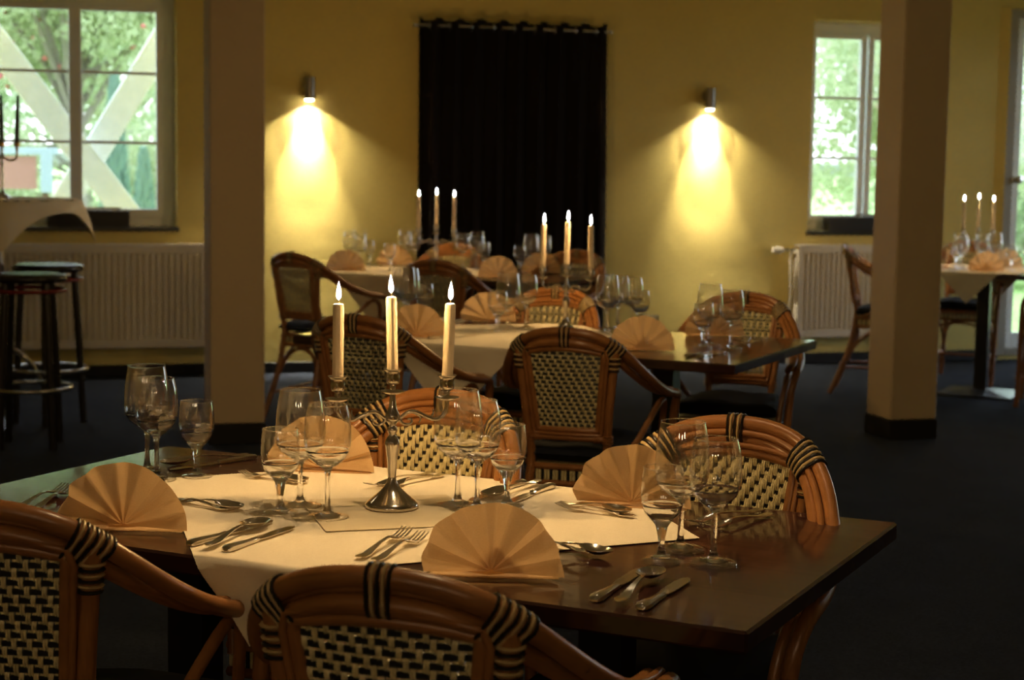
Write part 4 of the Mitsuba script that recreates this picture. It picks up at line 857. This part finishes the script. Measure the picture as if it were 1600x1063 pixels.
# ------------------------------------------------------------------ the garden outside
def out(s, o, z=0.0): return wallp(s, z, o)
lawn = box((240, 160, .1), (0, 82.2, -.15)); lawn = mv(lawn, T().translate([0, WD, 0]).rotate([0, 0, 1], math.degrees(WAZ)) @ T().translate([0, 0, 0])); k = num('lawn'); add(k, lawn, 'mat_grass', False); lab(k, 'green lawn outside the windows', 'lawn', None, 'stuff')
for a0, a1, l in (((-3.95, 3.05), (-2.20, .70), 'pale weathered timber brace slanting down to the right outside the left window'), ((-2.90, .85), (-1.70, 2.85), 'pale weathered timber brace slanting up to the right outside the left window')):
    k = thing('timber_brace', l, 'beam', 'crossed braces outside the left window')
    p, q = np.array(a0), np.array(a1); L = np.linalg.norm(q - p); m = box((L + .3, .10 if 'down' in l else .09, .17), (0, 0, 0), .006)
    add(k, local_wall(mv(m, T().translate([(p[0] + q[0]) / 2, .72 if 'down' in l else .84, (p[1] + q[1]) / 2]).rotate([0, 1, 0], -math.degrees(math.atan2(q[1] - p[1], q[0] - p[0]))))), 'mat_beam', False)
def leaves(n, blobs, size, seed, squash=1.0):
    r_ = np.random.default_rng(seed); b = np.array(blobs, float); w = b[:, 3] ** 3; i = r_.choice(len(b), n, p=w / w.sum())
    d = r_.normal(size=(n, 3)); d /= np.linalg.norm(d, axis=1, keepdims=True); p = b[i, :3] + d * (b[i, 3] * r_.uniform(.35, 1, n) ** .6)[:, None] * [1, 1, squash]
    a = r_.normal(size=(n, 3)); a /= np.linalg.norm(a, axis=1, keepdims=True); c = np.cross(a, r_.normal(size=(n, 3))); c /= np.linalg.norm(c, axis=1, keepdims=True)
    s = size * r_.uniform(.6, 1.4, n)[:, None]; e = np.cross(a, c)
    p[:, 2] = np.maximum(p[:, 2], .0 + .12 * r_.uniform(0, 1, n)); v = np.stack([p - a * s, p + c * s * .5 + e * s * .15, p + a * s, p - c * s * .5 + e * s * .15], 1).reshape(-1, 3); k = np.arange(n) * 4
    return TM(v, np.vstack([np.stack([k, k + 1, k + 2], 1), np.stack([k, k + 2, k + 3], 1)]))
def tree(name, base, blobs, n, size, seed, leafmat, bark, trunk_r, label, apples=0):
    k = thing(name, label, 'tree'); base = np.array(base, float); top = np.mean(np.array(blobs)[:, :3], 0)
    add(k + '__trunk', tube(spl([base, base * .6 + [top[0] * .4, top[1] * .4, top[2] * .35], [top[0], top[1], top[2]]], 12), np.linspace(trunk_r, trunk_r * .4, 12), 8), bark, 40)
    r_ = np.random.default_rng(seed + 50); br = []
    for b in blobs:
        s = base + (np.array([top[0], top[1], top[2]]) - base) * r_.uniform(.45, .8); br.append(tube(spl([s, (s + np.array(b[:3])) / 2 + r_.normal(0, .1, 3), np.array(b[:3])], 8), np.linspace(trunk_r * .4, trunk_r * .12, 8), 5))
    for m in br: add(child(k, 'branch'), m, bark, 40)
    add(k + '__crown', leaves(n, blobs, size, seed), leafmat, False); lab(k + '__crown', 'leaves', None, None, 'stuff')
    if apples:
        ms = []
        for _ in range(apples):
            b = blobs[r_.integers(len(blobs))]; d = r_.normal(size=3); d /= np.linalg.norm(d); d[1] = -abs(d[1]); m = trimesh.creation.icosphere(1, r_.uniform(.020, .034)); m.apply_translation(np.array(b[:3]) + d * b[3] * .95); ms.append(m)
        add(k + '__apples', cat_(ms), 'mat_apple', True); lab(k + '__apples', 'small red apples', None, None, 'stuff')
def blobs(seed, c, spread, n, r0, r1):
    r_ = np.random.default_rng(seed); return [(*(np.array(c) + r_.uniform(-1, 1, 3) * spread), r_.uniform(r0, r1)) for _ in range(n)]
LW = lambda x, y: (x, y)
tree('apple_tree', (-4.3, 17.5, -.1), blobs(1, (-4.3, 17.5, 3.1), (1.1, .8, 1.0), 16, .5, .9), 24000, .042, 11, 'mat_leafpale', 'mat_bark', .11, 'apple tree with pale leaves and red apples behind the right casement of the left window', 170)
tree('apple_tree', (-6.6, 21.0, -.1), blobs(2, (-6.6, 21.0, 3.2), (1.4, .9, 1.2), 18, .55, .95), 26000, .048, 12, 'mat_leaf', 'mat_bark', .11, 'apple tree with red apples at the upper left of the left window', 150)
tree('garden_shrub', (-6.0, 25.5, -.1), blobs(3, (-6.4, 25.5, 1.8), (3.2, .6, 1.5), 26, .6, 1.0), 14000, .06, 13, 'mat_leaf', 'mat_bark', .08, 'broad green shrub behind the apple trees in the left window')
tree('garden_shrub', (-4.6, 19.6, -.1), blobs(9, (-5.0, 19.8, .75), (2.0, .3, .55), 18, .35, .6), 12000, .045, 19, 'mat_leafpale', 'mat_bark', .05, 'low pale shrub behind the garden stall in the left window')
def conifer(base, h, r, seed, label):
    k = thing('conifer', label, 'tree', 'slim conifers outside the left window'); r_ = np.random.default_rng(seed); n = 2600
    add(k + '__trunk', tube([base, np.array(base) + [0, 0, h * .9]], [.03, .008], 6), 'mat_bark', 40)
    z = r_.uniform(.05, 1, n) ** 1.15; a = r_.uniform(0, 2 * np.pi, n); rad = r * (1 - z) ** .6 * r_.uniform(.55, 1, n)
    p = np.stack([base[0] + rad * np.cos(a), base[1] + rad * np.sin(a), base[2] + z * h], 1); u = np.stack([np.cos(a) * .35, np.sin(a) * .35, np.ones(n)], 1); u /= np.linalg.norm(u, axis=1, keepdims=True)
    t = np.stack([-np.sin(a), np.cos(a), 0 * a], 1); L = .075
    v = np.stack([p - t * .016, p + t * .016, p + u * L + t * .004, p + u * L - t * .004], 1).reshape(-1, 3); q = np.arange(n) * 4
    add(k + '__needles', TM(v, np.vstack([np.stack([q, q + 1, q + 2], 1), np.stack([q, q + 2, q + 3], 1)])), 'mat_conifer', False); lab(k + '__needles', 'dense green sprays', None, None, 'stuff')
conifer((-3.30, 14.6, -.1), 2.05, .20, 3, 'taller slim conifer behind the crossing timber braces')
conifer((-2.98, 14.2, -.1), 1.45, .16, 4, 'lower slim conifer at the right of the left window')
k = thing('garden_stall', 'small pale blue framed stall with a reddish panel in the garden, lower left window', 'stall')
o = out(-3.43, 4.6)
Mg = M3(o, math.degrees(WAZ))
add(k + '__panel', box((1.5, .04, .28), (-.2, 0, 1.18)), 'mat_brickpanel', False, Mg)
add(k + '__frame', cat_([box((1.75, .07, .06), (-.15, -.01, 1.36), .005), box((.10, .08, .38), (.63, -.01, 1.20), .005)]), 'mat_palepaint', False, Mg)
for x in (-.85, .02, .62): add(child(k, 'post'), box((.055, .055, 1.22), (x, .02, .46), .004), 'mat_palepaint' if x < .5 else 'mat_brownwood', False, Mg)
add(k + '__rail', cat_([box((1.5, .04, .05), (-.2, .05, .75)), box((1.5, .04, .05), (-.2, .05, .62))]), 'mat_brownwood', False, Mg)
# right window
tree('birch_tree', (4.15, 18.0, -.1), blobs(5, (4.3, 18.2, 2.6), (1.0, .8, 1.2), 14, .5, .85), 14000, .05, 15, 'mat_leafpale', 'mat_birchbark', .07, 'birch tree with a pale trunk outside the right window')
tree('garden_shrub', (5.6, 21.0, -.1), blobs(6, (5.6, 21.5, 2.2), (1.6, .8, 1.6), 16, .6, 1.0), 14000, .055, 16, 'mat_leaf', 'mat_bark', .08, 'bushy green shrub behind the birch in the right window')
tree('garden_shrub', (8.2, 24.0, -.1), blobs(7, (8.4, 24, 1.4), (1.6, .8, .9), 12, .6, 1.0), 9000, .06, 17, 'mat_leaf', 'mat_bark', .08, 'low shrub on the lawn beyond the terrace door')
